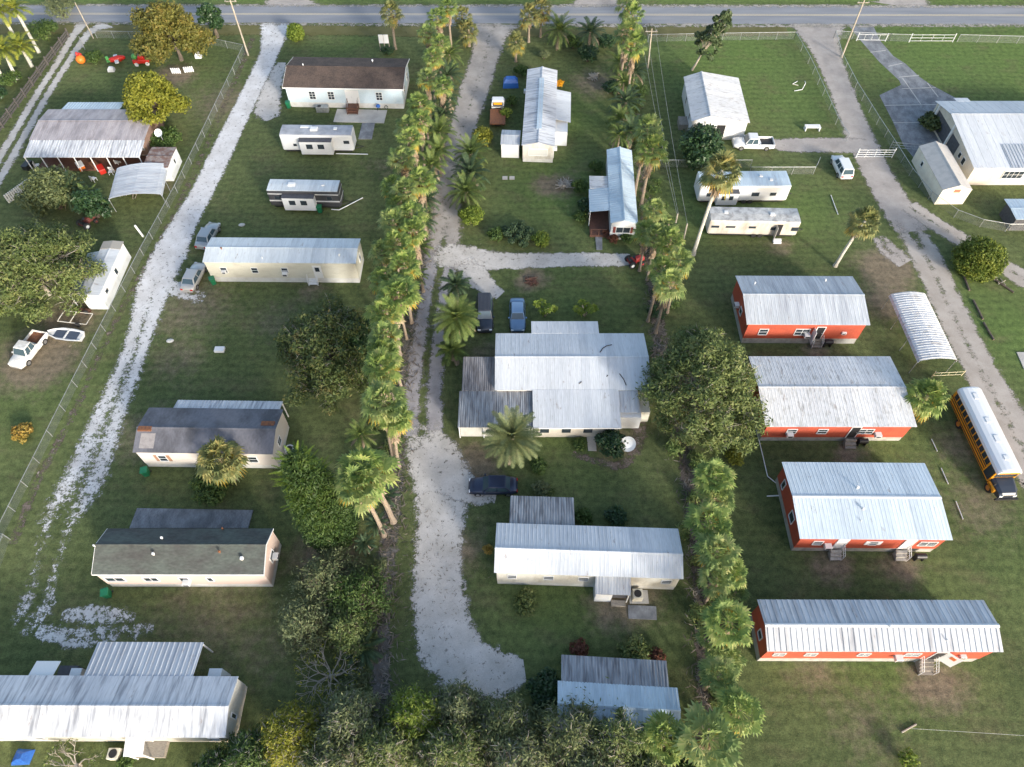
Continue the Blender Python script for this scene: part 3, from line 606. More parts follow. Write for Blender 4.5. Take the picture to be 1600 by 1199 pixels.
arched("carport", "long arched white metal carport beside the right lane", (1497, 563), (1447, 459), (1437, 566), 2.4, .42, rw_spot, rib=.32)
# --- white container shed by the left fence
h = House("storage_building", "narrow white flat roofed building under the oak beside the left fence", "shed", (155, 462), (193, 378), (122, 462), 2.5, white, skirt_white, rw_clean, .12, .5, .1, .1, 0, 0, 0)
h.win('f', .4, 1.5, .6, .8); h.win('f', -2.8, 1.6, .7, .5)
m = MB(); ribbed(m, h.hx - 1.3, h.hx + .02, -h.hy - .02, 2.54, 0, 2.68, 0, 0); ribbed(m, h.hx - 1.3, h.hx + .02, h.hy + .02, 2.54, 0, 2.68, 0, 0); m.build("roof_cover", M("taupe roof cover", (.33, .31, .27), .7), h.roof)
h.lean("side_roof", -h.hx + .5, h.hx - 1.5, h.hy + 1.6, 2.05, h.hy - .05, 2.45, r_bluish, .3, posts=3)
# --- central north house running away from the camera
h = House("mobile_home", "white mobile home set end on with an annex on its right, north of the hedge", "mobile home", (867, 229), (871, 110), (815, 227), 2.8, dirty_white, skirt_white, rw_dirty, .5, .5, .15, .15, .45, .02, .55, .06)
h.win('l', 0, 1.65, 2.5, 1.0, (1, 1), gl=M("curtained glass", (.55, .55, .52), .3)); h.door('f', -h.hx + .9, .6, .8, dark=True)
xa, xb = h.lx(890, 190, 2.5), h.lx(889, 143, 2.5)
h.lean("annex_roof", xa, xb, -h.hy - 2.1, 2.35, -h.hy + .02, 2.75, rw_clean, .4, .02)
h.block("annex_wall", xa - 2.1, xb - 2.0, -h.hy - 1.7, h.wy0 - .003, 0, 2.25, white)
m = MB(); m.box(xa - .5, xa - .1, -h.hy - 1.72, -h.hy - 1.68, 1.0, 1.9); m.build("annex_window", glass, h.root)
h.ac('f', -h.hx + 2.0, 1.0); h.ac('b', -5.5, 1.5)
m = MB(); m.box(-h.hx + 3, h.hx - 3, -.35, .35, h.ze + .44, h.ze + .56); m.build("roof_walk", r_bluish, h.roof)
h = House("storage_shed", "small white shed with grey roof left of the end on white home", "shed", (782, 226), (812, 227), (785, 203), 2.2, white, skirt_white, r_galv, .35, .5, .1, .1, .3, .015, 0)
# --- central second house with porch
h = House("mobile_home", "pale blue roofed mobile home set end on with a red planted porch", "mobile home", (997, 350), (987, 235), (954, 347), 2.8, white, skirt_white, r_bluish, .5, .5, .15, .15, .4, .02, .5, .06)
h.win('l', 0, 1.6, 1.7, .85, (2, 1), shutters=M("maroon shutter", (.22, .05, .04), .6))
xa, xb = h.lx(920, 331, 2.4), h.lx(922, 296, 2.4); yo = h.ly(921, 331, 2.4)
h.lean("porch_roof", xa, xb, yo, 2.4, h.hy - .02, 2.75, r_bluish, .4, .02, posts=3)
h.block("porch_deck", xa - 2.0, xb, h.wy1 + .01, yo - .2, 0, .35, brownwood)
h.block("utility_room", xb + .05, xb + 2.4, h.wy1 + .003, yo - .3, 0, 2.45, white); h.block("utility_roof", xb + .02, xb + 2.5, h.wy1 + .005, yo - .1, 2.46, 2.54, rw_spot)
for y in (yo - .3, yo - 1.3): m = MB(); m.box(xa - 2.0, xa - 1.92, y - .05, y + .05, .35, 1.3); m.build("rail_post", brownwood, h.root)
m = MB(); m.box(xa - 2.0, xa - 1.9, h.wy1 + .4, yo - .25, 1.24, 1.32); m.build("rail", brownwood, h.root)
# --- big white central house
h = House("ranch_house", "large white metal roofed house with stepped roof in the centre", "house", (773, 610), (1018, 610), (773, 521), 2.8, beige, skirt_white, rw_clean, .75, .5, .2, .2, .4, .008, .0)
xa, xb = h.lx(830, 502, 2.7), h.lx(934, 501, 2.7); yb = h.ly(880, 502, 2.65)
m = MB(); ribbed(m, xa, xb, yb, 2.62, h.hy - .02, 2.83, .4, .008); m.build("rear_roof", rw_clean, h.root); h.block("rear_wall", xa + .2, xb - .2, h.wy1 + .003, yb - .25, 0, 2.6, beige)
xa, xb = h.lx(833, 668, 2.4), h.lx(971, 668, 2.4); yf = h.ly(900, 669, 2.35)
m = MB(); ribbed(m, xa, xb, yf, 2.38, -h.hy + .02, 2.83, .4, .008); m.build("front_roof", rw_clean, h.root); h.block("front_wall", xa + .2, xb - .25, yf + .35, h.wy0 - .003, 0, 2.36, beige)
h.block("front_fascia", xa, xb, yf - .03, yf - .003, 2.2, 2.4, trim)
for k in range(4): m = MB(); x = xa + 1.2 + k * 2.2; m.box(x - .45, x + .45, yf + .31, yf + .345, .9, 1.9); m.build("front_window", glass, h.root)
x2 = h.lx(1008, 640, 2.4)
m = MB(); ribbed(m, xb + .02, x2 - .6, yf + 1.8, 2.4, -h.hy + .02, 2.7, .3, .03); m.build("side_roof", r_galv, h.root); h.block("side_wall", xb - .1, x2 - .4, yf + 1.4, h.wy0 - .003, 0, 2.1, white)
h.block("side_porch", x2 - .4, x2 + .6, yf + 2.2, h.wy0 - .003, 0, 1.9, cream)
xl, xm, xr = h.lx(718, 610, 2.3), h.lx(773, 610, 2.3), h.lx(833, 640, 2.3)
h.lean("west_porch_roof", h.lx(722, 600, 2.5), -h.hx - .02, h.ly(722, 611, 2.42), 2.42, h.ly(722, 558, 2.62), 2.62, r_old, .22, .035, .1, posts=3)
yl = h.ly(720, 668, 2.2)
h.lean("west_porch_roof", xl, xr, yl, 2.2, h.ly(720, 611, 2.4), 2.36, r_galvd, .22, .035, .1, posts=4)
h.block("west_wall", xl + .2, xr - .3, yl + .25, h.ly(722, 611, 2.4), 0, 2.15, dirty_white)
for pts in ([(937, 553), (942, 545), (948, 541), (956, 539)], [(968, 584), (975, 592), (979, 600)], [(905, 598), (909, 595)], [(948, 588), (950, 586)]):
    m = MB(); q = []
    for px, py in pts:
        z = 3.2; x, y = h.lx(px, py, z), h.ly(px, py, z); q.append((x, y, h.zat(y) + .03))
    m.tube(q, .045, 5); m.build("leaf_debris", M("dead leaf litter", (.05, .04, .03), .9), h.roof)
slab("front_walk", "short concrete walk from the front of the big white house", [(916, 676), (930, 676), (932, 705), (919, 705)], concl)
# --- central near single wide
h = House("mobile_home", "white mobile home with clean ribbed roof and grey rear porch, nearest the central drive end", "mobile home", (772, 895), (1068, 905), (773, 817), 3.4, dirty_white, skirt_white, rw_clean, .75, .42, .2, .2, .34, .013, .5)
for px, w in ((857, .8), (911, .8), (800, .7), (1040, .8)): h.win('f', h.lx(px, 906), 1.75, w, .7, (1, 2))
xa, xb = h.lx(796, 818, 2.6), h.lx(897, 818, 2.6)
h.lean("rear_porch_roof", xa, xb, h.ly(840, 776, 2.6), 2.6, h.hy - .02, 3.3, r_galvd, .24, .035, .1, posts=4, postmat=wood)
xa, xb = h.lx(930, 925, 2.2), h.lx(985, 925, 2.2); yf = h.ly(955, 930, 2.2)
h.lean("entry_roof", xa, xb, yf, 2.3, h.wy0 - .02, 2.95, r_galv, .25, .025)
h.block("entry_wall", xa + .08, xa + 1.55, yf + .12, h.wy0 - .003, 0, 2.1, white); h.block("entry_screen", xa + 1.56, xb - .1, yf + .25, yf + .3, .8, 2.0, grey_dark); h.block("entry_post", xb - .14, xb - .05, yf + .1, yf + .2, 0, 2.1, trim)
h.block("entry_step", xa + 1.6, xb - .2, yf - .3, yf + .2, 0, .3, wood)
t = thing("heat_pump", "beige air conditioner on a concrete pad right of the grey entry roof", "air conditioner", P(996, 933)); m = MB(); m.box(-.55, .35, -.45, .45, .1, .95); m.build("casing", cream, t, bevel=.04); m = MB(); m.tube([(-.1, 0, .951), (-.1, 0, .97)], .34, 14); m.build("fan_grille", black, t); m = MB(); m.box(-.75, .95, -.6, .6, 0, .09); m.build("pad", concl, t)
slab("well_slab", "old stained concrete slab on the grass below the beige air conditioner", [(981, 946), (1025, 948), (1026, 969), (982, 967)], conc)
# --- bottom centre home
h = House("mobile_home", "pale blue roofed mobile home with grey corrugated porch, half hidden by bottom trees", "mobile home", (870, 1140), (1064, 1152), (876, 1064), 2.7, dirty_white, skirt_white, r_bluish, .55, .5, .15, .15, .3, .02, .5)
h.lean("rear_porch_roof", h.lx(877, 1062, 2.6), h.lx(1045, 1072, 2.6), h.ly(960, 1028, 2.35), 2.35, h.hy - .05, 2.68, r_galvd, .24, .035, .1, posts=5, postmat=wood)
h.win('f', 0, 1.6, .9, .8)
# --- white gable house top right with carport end
h = House("gable_house", "wide white gable roofed house with an open lattice end above the white pickup", "house", (1172, 192), (1154, 122), (1080, 186), 3.0, white, skirt_white, rw_spot, .9, .7, .25, .25, .35, .02, .3, .06)
h.win('l', -1.9, 1.6, 1.8, 1.2, (3, 4), gl=glass); h.door('l', -3.1, .3, .9, 2.1, wood); h.door('l', .3, .3, 1.2, 2.0, dark=True); h.win('b', 2.5, 1.7, .6, 1.0); h.win('b', -1.5, 1.6, .6, 1.2)
h.block("side_stair", -3.2, -1.2, h.wy1 + .01, h.wy1 + 1.3, 0, .9, wood)
# --- right edge house
h = House("ranch_house", "large white roofed beige house at the right edge with a columned side porch", "house", (1522, 263), (1600, 263), (1461, 158), 3.0, beige, skirt_grey, rw_clean, 1.15, .68, .3, .3, 1.2, .015, 0, L=22)
h.win('f', h.lx(1583, 272, 1.8), 1.6, 2.6, 1.1, (4, 2)); h.win('f', h.lx(1583, 272, 1.8) + 4.5, 1.6, 1.4, 1.1, (2, 2)); h.win('l', 4.5, 1.7, .7, .9); h.win('l', 3.2, 1.7, .6, .7)
xa = h.lx(1563, 225, 3.5); y0 = -h.hy - .05; y1 = h.ly(1563, 225, 3.6); m = MB(); ribbed(m, xa, h.hx, y0, h.zat(-h.hy) + .05, y1, h.zat(y1) + .06, .42, .05, .1); m.build("screen_roof", r_galv, h.root)
for py, px in ((196, 1478), (232, 1497)):
    y = h.ly(px, py, 0); m = MB(); m.box(-h.hx + .02, -h.hx + .3, y - .15, y + .15, 0, h.zat(y) - .08); m.build("porch_column", trim, h.root)
m = MB(); m.box(-h.hx + .28, -h.hx + .31, -2, h.wy1 - .5, .3, 2.6); m.build("porch_screen", grey_dark, h.root)
m = MB(); ribbed(m, -h.hx + 3, -h.hx + 5, h.hy + .9, 2.9, h.hy - .1, 3.05, 0, 0); m.build("rear_awning", rw_clean, h.root)
h = House("storage_shed", "white gabled shed with brown vent beside the right edge house", "shed", (1520, 297), (1480, 228), (1472, 295), 2.4, M("ivory siding", (.74, .69, .58), .55, (.66, .6, .5), 1), skirt_grey, M("beige shed roof", (.5, .47, .43), .6, (.42, .4, .37), 1.5), .75, .5, .06, .06, 0, 0, 0)
m = MB(); h.sb(m, 'l', -.35, .45, 1.95, 2.45, 0, .04); m.build("gable_vent", M("brown vent", (.32, .15, .09), .7), h.root); h.win('b', -2, 1.4, .5, .6)
h = House("open_shed", "small pale blue flat roofed open shed at the right edge by the curved fence", "shed", (1588, 343), (1650, 343), (1571, 311), 2.2, grey_dark, skirt_grey, r_bluish, .1, .5, .4, .4, .4, .02, 0)
# --- red houses
h = red_house("orange red house with blue grey metal roof, farthest of the four on the right", (1167, 507), (1360, 508), (1148, 431), .86, r_galv, .4, ze=3.55)
h.win('f', h.lx(1250, 515), 1.65, 1.5, .95, (2, 2)); h.ac('f', h.lx(1255, 516) + .3, 1.3); h.door('f', h.lx(1278, 518), .6, .85, dark=True); h.win('f', h.lx(1190, 515), 1.65, .9, .9, (1, 2)); h.ac('f', h.lx(1316, 517), 1.55, .5, .2, .35)
h.win('l', .5, 1.7, .7, .8); h.ac('l', -.6, 1.5); h.vent(1290, 438, .1); h.vent(1179, 444, .08)
m = MB(); x = h.lx(1268, 520); h.sb(m, 'f', x - .04, x + .0, .9, 2.9, .05, .9); m.build("screen_door", trim, h.root)
steps("grey wooden steps at the farthest red house, under its leaning white screen door", 1275, 545, 1.0, 3, .19, .27, 0, wood, trim)
h = red_house("orange red house with rust speckled white roof, second from the far end", (1196, 667), (1433, 667), (1178, 557), .6, rw_spot, .36, ze=3.1)
for px, w in ((1236, .9), (1284, .9), (1352, 1.4), (1210, .0)):
    if w: h.win('f', h.lx(px, 674), 1.75, w, .75, (1 if w < 1 else 2, 2))
h.ac('f', h.lx(1235, 677), 1.4); h.ac('f', h.lx(1373, 677), 1.4); h.door('f', h.lx(1334, 675), .6, .85, dark=True)
steps("weathered grey wooden steps at the red house with the speckled roof", 1328, 703, 1.1, 3, .2, .28, 0, wood, None)
h = red_house("orange red house with clean pale roof and two white doors, third from far end", (1250, 842), (1489, 844), (1220, 722), .55, roofmat("clean blue white roof", (.6, .67, .71), (.5, .56, .6), .5, .8), .34, ridgecap=white)
h.win('f', h.lx(1276, 848), 1.7, .8, .7, (1, 2)); h.ac('f', h.lx(1293, 849), 1.4); h.door('f', h.lx(1313, 850)); h.win('f', h.lx(1362, 848), 1.75, .7, .65, (1, 2), shutters=trim); h.door('f', h.lx(1417, 850)); h.win('f', h.lx(1447, 849), 1.7, 1.5, .75, (2, 2))
h.win('l', 1.2, 1.7, .9, 1.0); h.win('l', -2.2, 1.6, .5, 1.1); h.vent(1338, 764, .13); h.vent(1347, 797, .12); h.vent(1345, 814, .06, .2)
steps("pale wooden steps at the left white door of the third red house", 1305, 877, 1.0, 3, .19, .27, 0, M("pale worn wood", (.45, .42, .37), .8, (.3, .28, .25), 3), trim, rails=1)
steps("pale wooden steps at the right white door of the third red house", 1407, 878, 1.0, 3, .19, .27, 0, MATS["pale worn wood"], trim, rails=1)
h = red_house("long narrow orange red home with heavily ribbed roof, nearest of the four on the right", (1199, 1018), (1568, 1019), (1182, 937), .66, r_ribs, .46, .45, .055, .11, ridgecap=white, ze=4.0)
for px, w in ((1214, .9), (1263, .9), (1345, .9), (1420, 1.2)): h.win('f', h.lx(px, 1026), 1.75, w, .65, (2, 2))
h.ac('f', h.lx(1401, 1029), 1.45); h.ac('f', h.lx(1499, 1027), 1.6, .5, .3, .4); h.door('f', h.lx(1462, 1027), .6, .9, dark=True); h.vent(1387, 982, .11); h.vent(1479, 1001, .08)
h.win('l', .3, 1.6, .7, .8)
x = h.lx(1466, 1027) + .35; mt = Matrix.Translation((x, h.wy0 - .06, 1.1)) @ Matrix.Rotation(R(-38), 4, 'Z'); m = MB(); m.box(0, 1.0, -.04, 0, 0, 2.0, mt); dd = m.build("open_door", trim, h.root); m = MB(); m.box(.3, .7, -.06, -.041, 1.2, 1.7, mt); m.build("door_window", M("orange curtain", (.6, .16, .05), .5), dd)
steps("grey wooden steps with white railing at the long ribbed red home", 1446, 1056, 1.15, 4, .2, .28, 0, wood, trim)

# ------------------------------------------------------------------ vehicles
def paint(name, col, metal=.2): return M(name, col, .35, grain=.06, metal=metal, coat=.4, spec=.5)
p_silver = paint("silver paint", (.36, .37, .37), .4); p_tan = paint("pale silver paint", (.44, .43, .41), .3); p_black = paint("black paint", (.03, .037, .052)); p_navy = paint("dark navy paint", (.02, .028, .06)); p_blue = paint("powder blue paint", (.16, .26, .4)); p_white = paint("white car paint", (.66, .67, .67), 0)
SPEC = {
 'sedan': dict(x=[0, .02, .1, .25, .5, .68, .85, .96, 1], w=[.78, .9, .97, 1, 1, 1, .97, .88, .74], t=[.62, .86, .93, .92, .9, .9, .82, .7, .52], cab=(.13, .72, .25, .58), ch=1.44, base=.9),
 'suv': dict(x=[0, .02, .1, .25, .5, .68, .85, .96, 1], w=[.86, .95, .99, 1, 1, 1, .98, .9, .78], t=[.75, .98, 1.05, 1.05, 1.03, 1.03, .98, .86, .6], cab=(.015, .73, .07, .6), ch=1.78, base=1.02),
 'pickup': dict(x=[0, .01, .1, .3, .5, .7, .86, .97, 1], w=[.93, .97, .99, 1, 1, 1, .98, .92, .82], t=[.62, .68, .7, .7, 1.0, 1.05, 1.03, .95, .65], cab=(.40, .75, .43, .65), ch=1.8, base=1.02),
}
def glass_quad(q, inset, off, t0=0.0, t1=1.0):
    a, b, c, d = q   # bottom-left, bottom-right, top-right, top-left
    n = (b - a).cross(d - a).normalized()
    lo = lambda t: a.lerp(b, t); hi = lambda t: d.lerp(c, t)
    out = []
    for t, s in ((t0, 0), (t1, 0), (t1, 1), (t0, 1)):
        tt = t + (inset if t == t0 else -inset); bp, tp = lo(tt), hi(tt); out.append(bp.lerp(tp, .12 if s == 0 else .9) + n * off)
    return out
def car(name, label, rear, front, kind, pm, L=4.7, Wd=1.82, gl=None, grp=None, bedload=None, zoff=0, pitch=0):
    a, b = P(*rear), P(*front); c = (a + b) / 2; ang = math.atan2(b.y - a.y, b.x - a.x)
    t = thing(name, label, {'sedan': 'car', 'suv': 'suv', 'pickup': 'pickup truck'}[kind], c, ang, grp); S = SPEC[kind]; hw = Wd / 2; gl = gl or glass_blue
    rings = []
    for x, w, tz in zip(S['x'], S['w'], S['t']):
        X = -L / 2 + L * x; zb = .24 + (.14 if x < .05 or x > .95 else 0); ww = hw * w
        rings.append([Vector((X, y, z)) for y, z in ((-ww * .85, zb), (-ww, zb + .12), (-ww * 1.0, tz - .3), (-ww * .95, tz - .1), (-ww * .78, tz), (0, tz + .03), (ww * .78, tz), (ww * .95, tz - .1), (ww, tz - .3), (ww, zb + .12), (ww * .85, zb))])
    m = MB(); m.loft(rings); m.build("body", pm, t, smooth=True)
    x0, x1, x2, x3 = [-L / 2 + L * q for q in S['cab']]; wb, wt = hw * .93, hw * .74; zb, zt = S['base'] - .06, S['ch']
    B = [Vector((x0, -wb, zb)), Vector((x1, -wb, zb)), Vector((x1, wb, zb)), Vector((x0, wb, zb))]
    Tt = [Vector((x2, -wt, zt)), Vector((x3, -wt, zt)), Vector((x3, wt, zt)), Vector((x2, wt, zt))]
    m = MB(); m.add(B + Tt, [(0, 1, 5, 4), (1, 2, 6, 5), (2, 3, 7, 6), (3, 0, 4, 7), (4, 5, 6, 7)]); m.build("cabin", pm, t, bevel=.06)
    def gq(nm, q, inset, t0=0, t1=1):
        m = MB(); m.poly(glass_quad(q, inset, .012, t0, t1)); m.build(nm, gl, t)
    gq("windshield", (B[1], B[2], Tt[2], Tt[1]), .05); gq("rear_window", (B[3], B[0], Tt[0], Tt[3]), .07)
    n = 3 if kind == 'suv' else 2
    for k in range(n):
        gq("side_window", (B[0], B[1], Tt[1], Tt[0]), .025, .04 + .92 * k / n, .04 + .92 * (k + 1) / n); gq("side_window", (B[2], B[3], Tt[3], Tt[2]), .025, .04 + .92 * k / n, .04 + .92 * (k + 1) / n)
    if kind == 'pickup':
        bx0, bx1 = -L / 2 + .04, x0 - .04
        m = MB(); z0, z1 = .66, 1.05
        m.box(bx0, bx1, -hw, -hw + .09, z0, z1); m.box(bx0, bx1, hw - .09, hw, z0, z1); m.box(bx0, bx0 + .08, -hw + .091, hw - .091, z0, z1); m.box(bx1 - .06, bx1, -hw + .091, hw - .091, z0, z1); m.build("bed", pm, t, bevel=.02)
        m = MB(); m.box(bx0 + .085, bx1 - .065, -hw + .095, hw - .095, .70, .745); m.build("bed_liner", bedload or black, t)
    r = .37 if kind != 'sedan' else .33
    for fx in (.19, .81):
        for sy in (-1, 1):
            X = -L / 2 + L * fx; m = MB(); m.tube([(X, sy * (hw - .2), r), (X, sy * (hw - .17), r), (X, sy * (hw + .0), r), (X, sy * (hw + .025), r)], [r * .9, r, r, r * .88], 14); wh = m.build("wheel", rubber, t)
            m = MB(); m.tube([(X, sy * (hw + .026), r), (X, sy * (hw + .034), r)], r * .6, 10); m.build("rim", chrome, wh)
    for sy in (-1, 1):
        tf, tr = S['t'][-2], S['t'][1]
        m = MB(); m.box(L / 2 - .16, L / 2 - .03, min(sy * hw * .5, sy * hw * .82), max(sy * hw * .5, sy * hw * .82), tf - .22, tf - .07); m.build("headlight", clearlight, t)
        m = MB(); m.box(-L / 2 - .012, -L / 2 + .1, min(sy * hw * .5, sy * hw * .82), max(sy * hw * .5, sy * hw * .82), tr - .3, tr - .12); m.build("taillight", redlight, t)
        m = MB(); mx = x1 - .25; m.box(mx - .1, mx + .06, min(sy * (hw - .03), sy * (hw + .16)), max(sy * (hw - .03), sy * (hw + .16)), S['base'] - .02, S['base'] + .12); m.build("mirror", pm, t)
    m = MB(); m.box(L / 2 - .06, L / 2 + .015, -hw * .7, hw * .7, .3, .5); m.build("bumper", black if kind != 'pickup' else chrome, t); m = MB(); m.box(-L / 2 - .03, -L / 2 + .06, -hw * .8, hw * .8, .34, .5); m.build("bumper", pm if kind == 'sedan' else chrome, t)
    return t
car("parked_car", "silver sedan facing the road behind the cream mobile home", (318, 389), (336, 357), 'sedan', p_silver, 4.6)
car("parked_car", "pale silver sedan with red tail lights in front of the cream mobile home", (296, 456), (315, 419), 'sedan', p_tan, 4.6)
car("parked_car", "dark navy sedan parked sideways by the widened shell gravel", (808, 763), (733, 763), 'sedan', p_navy, 4.75)
car("parked_car", "powder blue sedan facing the big white house", (808, 470), (809, 525), 'sedan', p_blue, 4.8)
t = car("parked_suv", "black suv with ribbed roof rack under the tall feather palm", (757, 466), (758, 527), 'suv', p_black, 5.2, 1.95)
for k in range(9):
    m = MB(); y = -.62 + k * .155; m.box(-2.15, .45, y - .025, y + .025, 1.785, 1.83); m.build("roof_slat", grey_dark, t)
car("parked_pickup", "white extended cab pickup on the short gravel spur", (1207, 230), (1143, 229), 'pickup', p_white, 5.7, 1.95)
car("parked_suv", "white suv by the lane gate seen from behind", (1320, 283), (1305, 251), 'suv', p_white, 4.6, 1.85)
car("parked_pickup", "old white pickup with leaves on its roof beside the upturned white boat", (66, 530), (32, 574), 'pickup', M("chalky white paint", (.7, .69, .66), .6, (.5, .48, .43), 2), 4.9, 1.85, bedload=rust)
t = thing("flatbed_truck", "white cab flatbed truck with rusty deck and yellow framed rear window", "truck", P(778, 182), R(90)); L = 6.3
m = MB(); m.loft([[Vector((x, y, z)) for y, z in ((-.95, .5), (-.98, tz - .2), (-.8, tz), (.8, tz), (.98, tz - .2), (.95, .5))] for x, tz in ((.9, 1.3), (2.0, 1.3), (2.9, 1.2), (3.15, .95))]); m.build("hood", p_white, t)
m = MB(); m.loft([[Vector((x, y, z)) for y, z in ((-.95, 1.1), (-.95, 1.5), (-.78, tz), (.78, tz), (.95, 1.5), (.95, 1.1))] for x, tz in ((.55, 2.05), (.7, 2.15), (1.6, 2.15), (2.05, 1.5))]); m.build("cab", p_white, t)
m = MB(); m.box(.53, .545, -.75, .75, 1.35, 1.95); g = m.build("rear_window", glass, t); m = MB(); m.box(.515, .53, -.6, .6, 1.55, 1.9); m.build("window_panel", yellowp, g)
m = MB(); m.box(-3.2, .48, -1.12, 1.12, .82, .95); m.build("deck", rust, t); m = MB(); [m.box(.4, .48, y - .04, y + .04, .951, 2.1) for y in (-.95, .95)]; m.box(.4, .48, -.95, .95, 1.28, 1.34); m.build("headache_rack", black, t)
m = MB(); m.box(-3, 2.7, -.42, .42, .5, .79); m.build("chassis", black, t)
for fx in (-2.1, 2.3):
    for sy in (-1, 1): m = MB(); m.tube([(fx, sy * .7, .42), (fx, sy * .98, .42)], .42, 14); w = m.build("wheel", rubber, t); m = MB(); m.tube([(fx, sy * .981, .42), (fx, sy * .99, .42)], .22, 10); m.build("rim", chrome, w)
for sy in (-1, 1): m = MB(); m.box(1.65, 1.8, sy * 1.08 - .12, sy * 1.08 + .12, 1.45, 1.7); m.build("mirror", black, t)

# school bus
a, b = P(1494, 630), P(1566, 783); u = (b - a).normalized(); c = (a + b) / 2; L = (b - a).length
t = thing("school_bus", "yellow school bus with white roof and black bonnet parked by the right lane", "bus", c, math.atan2(u.y, u.x)); hx = L / 2; hw = 1.22; xf = hx - 1.75
m = MB(); m.box(-hx, xf, -hw, hw, .75, 2.5); m.build("body", yellowp, t, bevel=.06)
pr = [(-hw - .02, 2.45), (-hw + .05, 2.72), (-hw * .75, 2.93), (-hw * .4, 3.03), (0, 3.06), (hw * .4, 3.03), (hw * .75, 2.93), (hw - .05, 2.72), (hw + .02, 2.45)]
m = MB(); m.loft([[Vector((x, y * s, 2.45 + (z - 2.45) * s)) for y, z in pr] for x, s in ((-hx - .02, .93), (-hx + .15, 1), (xf - .1, 1), (xf + .12, .95))]); m.build("roof", p_white, t, smooth=False)
for sy in (-1, 1):
    n = 12
    for k in range(n):
        x0 = -hx + .35 + k * (xf + hx - 1.5) / n; x1 = x0 + (xf + hx - 1.5) / n - .14; y = sy * (hw + .008)
        m = MB(); m.box(x0, x1, min(y, y - sy * .03), max(y, y - sy * .03), 1.72, 2.4); w = m.build("window", glass, t); m = MB(); m.box(x0, x1, min(y, y + sy * .012), max(y, y + sy * .012), 2.04, 2.08); m.build("window_bar", black, w)
    for z in (.95, 1.28, 1.58): m = MB(); y = sy * hw; m.box(-hx + .02, xf - 1.2, min(y, y + sy * .03), max(y, y + sy * .03), z - .05, z + .05); m.build("rub_rail", black, t)
    for fx in (-hx + 2.9, hx - 1.2):
        m = MB(); m.tube([(fx, sy * .85, .5), (fx, sy * 1.2, .5)], .5, 16); w = m.build("wheel", rubber, t); m = MB(); m.tube([(fx, sy * 1.205, .5), (fx, sy * 1.23, .5)], .27, 12); m.build("rim", M("orange rim", (.5, .2, .04), .5), w)
    m = MB(); m.tube([(xf + .3, sy * 1.0, 1.6), (xf + .9, sy * 1.45, 1.9)], .025, 5); m.box(xf + .82, xf + .95, sy * 1.45 - .1, sy * 1.45 + .1, 1.75, 2.15); m.build("mirror", black, t)
    m = MB(); m.box(hx - .12, hx + .012, min(sy * .5, sy * .82), max(sy * .5, sy * .82), .85, 1.08); m.build("headlight", clearlight, t)
    m = MB(); m.box(xf - 1.05, xf - .1, min(sy * hw, sy * (hw + .02)), max(sy * hw, sy * (hw + .02)), .95 if sy < 0 else 1.7, 2.42); m.build("entry_door" if sy < 0 else "driver_window", glass, t)
m = MB(); m.loft([[Vector((x, y, z)) for y, z in ((-w, .6), (-w, tz - .2), (-w * .75, tz), (w * .75, tz), (w, tz - .2), (w, .6))] for x, w, tz in ((xf + .02, 1.1, 1.62), (xf + .9, 1.02, 1.5), (hx - .2, .9, 1.34), (hx, .82, 1.15))]); m.build("bonnet", p_black, t, bevel=.03)
for sy in (-1, 1): m = MB(); m.box(xf + .03, hx - .55, min(sy * .95, sy * 1.2), max(sy * .95, sy * 1.2), .62, 1.12); m.build("fender", yellowp if sy < 0 else p_black, t, bevel=.1)
q = [Vector((xf + .02, -1.08, 1.66)), Vector((xf + .02, 1.08, 1.66)), Vector((xf + .015, 1.02, 2.42)), Vector((xf + .015, -1.02, 2.42))]; m = MB(); m.box(xf, xf + .025, -1.08, 1.08, 1.68, 2.4); m.build("windshield", glass, t)
m = MB(); m.box(xf + .0, xf + .14, -1.0, 1.0, 2.46, 2.66); m.build("header", yellowp, t); m = MB(); m.box(hx + .001, hx + .16, -1.1, 1.1, .45, .72); m.build("bumper", black, t)
for fx, wd in ((.12, .35), (.42, .3), (.64, .4), (.86, .25)): m = MB(); x = -hx + (xf + hx) * fx; m.box(x - wd, x + wd, -.25, .25, 3.03, 3.11); m.build("roof_hatch", white, t, bevel=.03)
m = MB(); m.box(-hx + .3, xf, -1.0, 1.0, .5, .74); m.build("chassis", black, t)
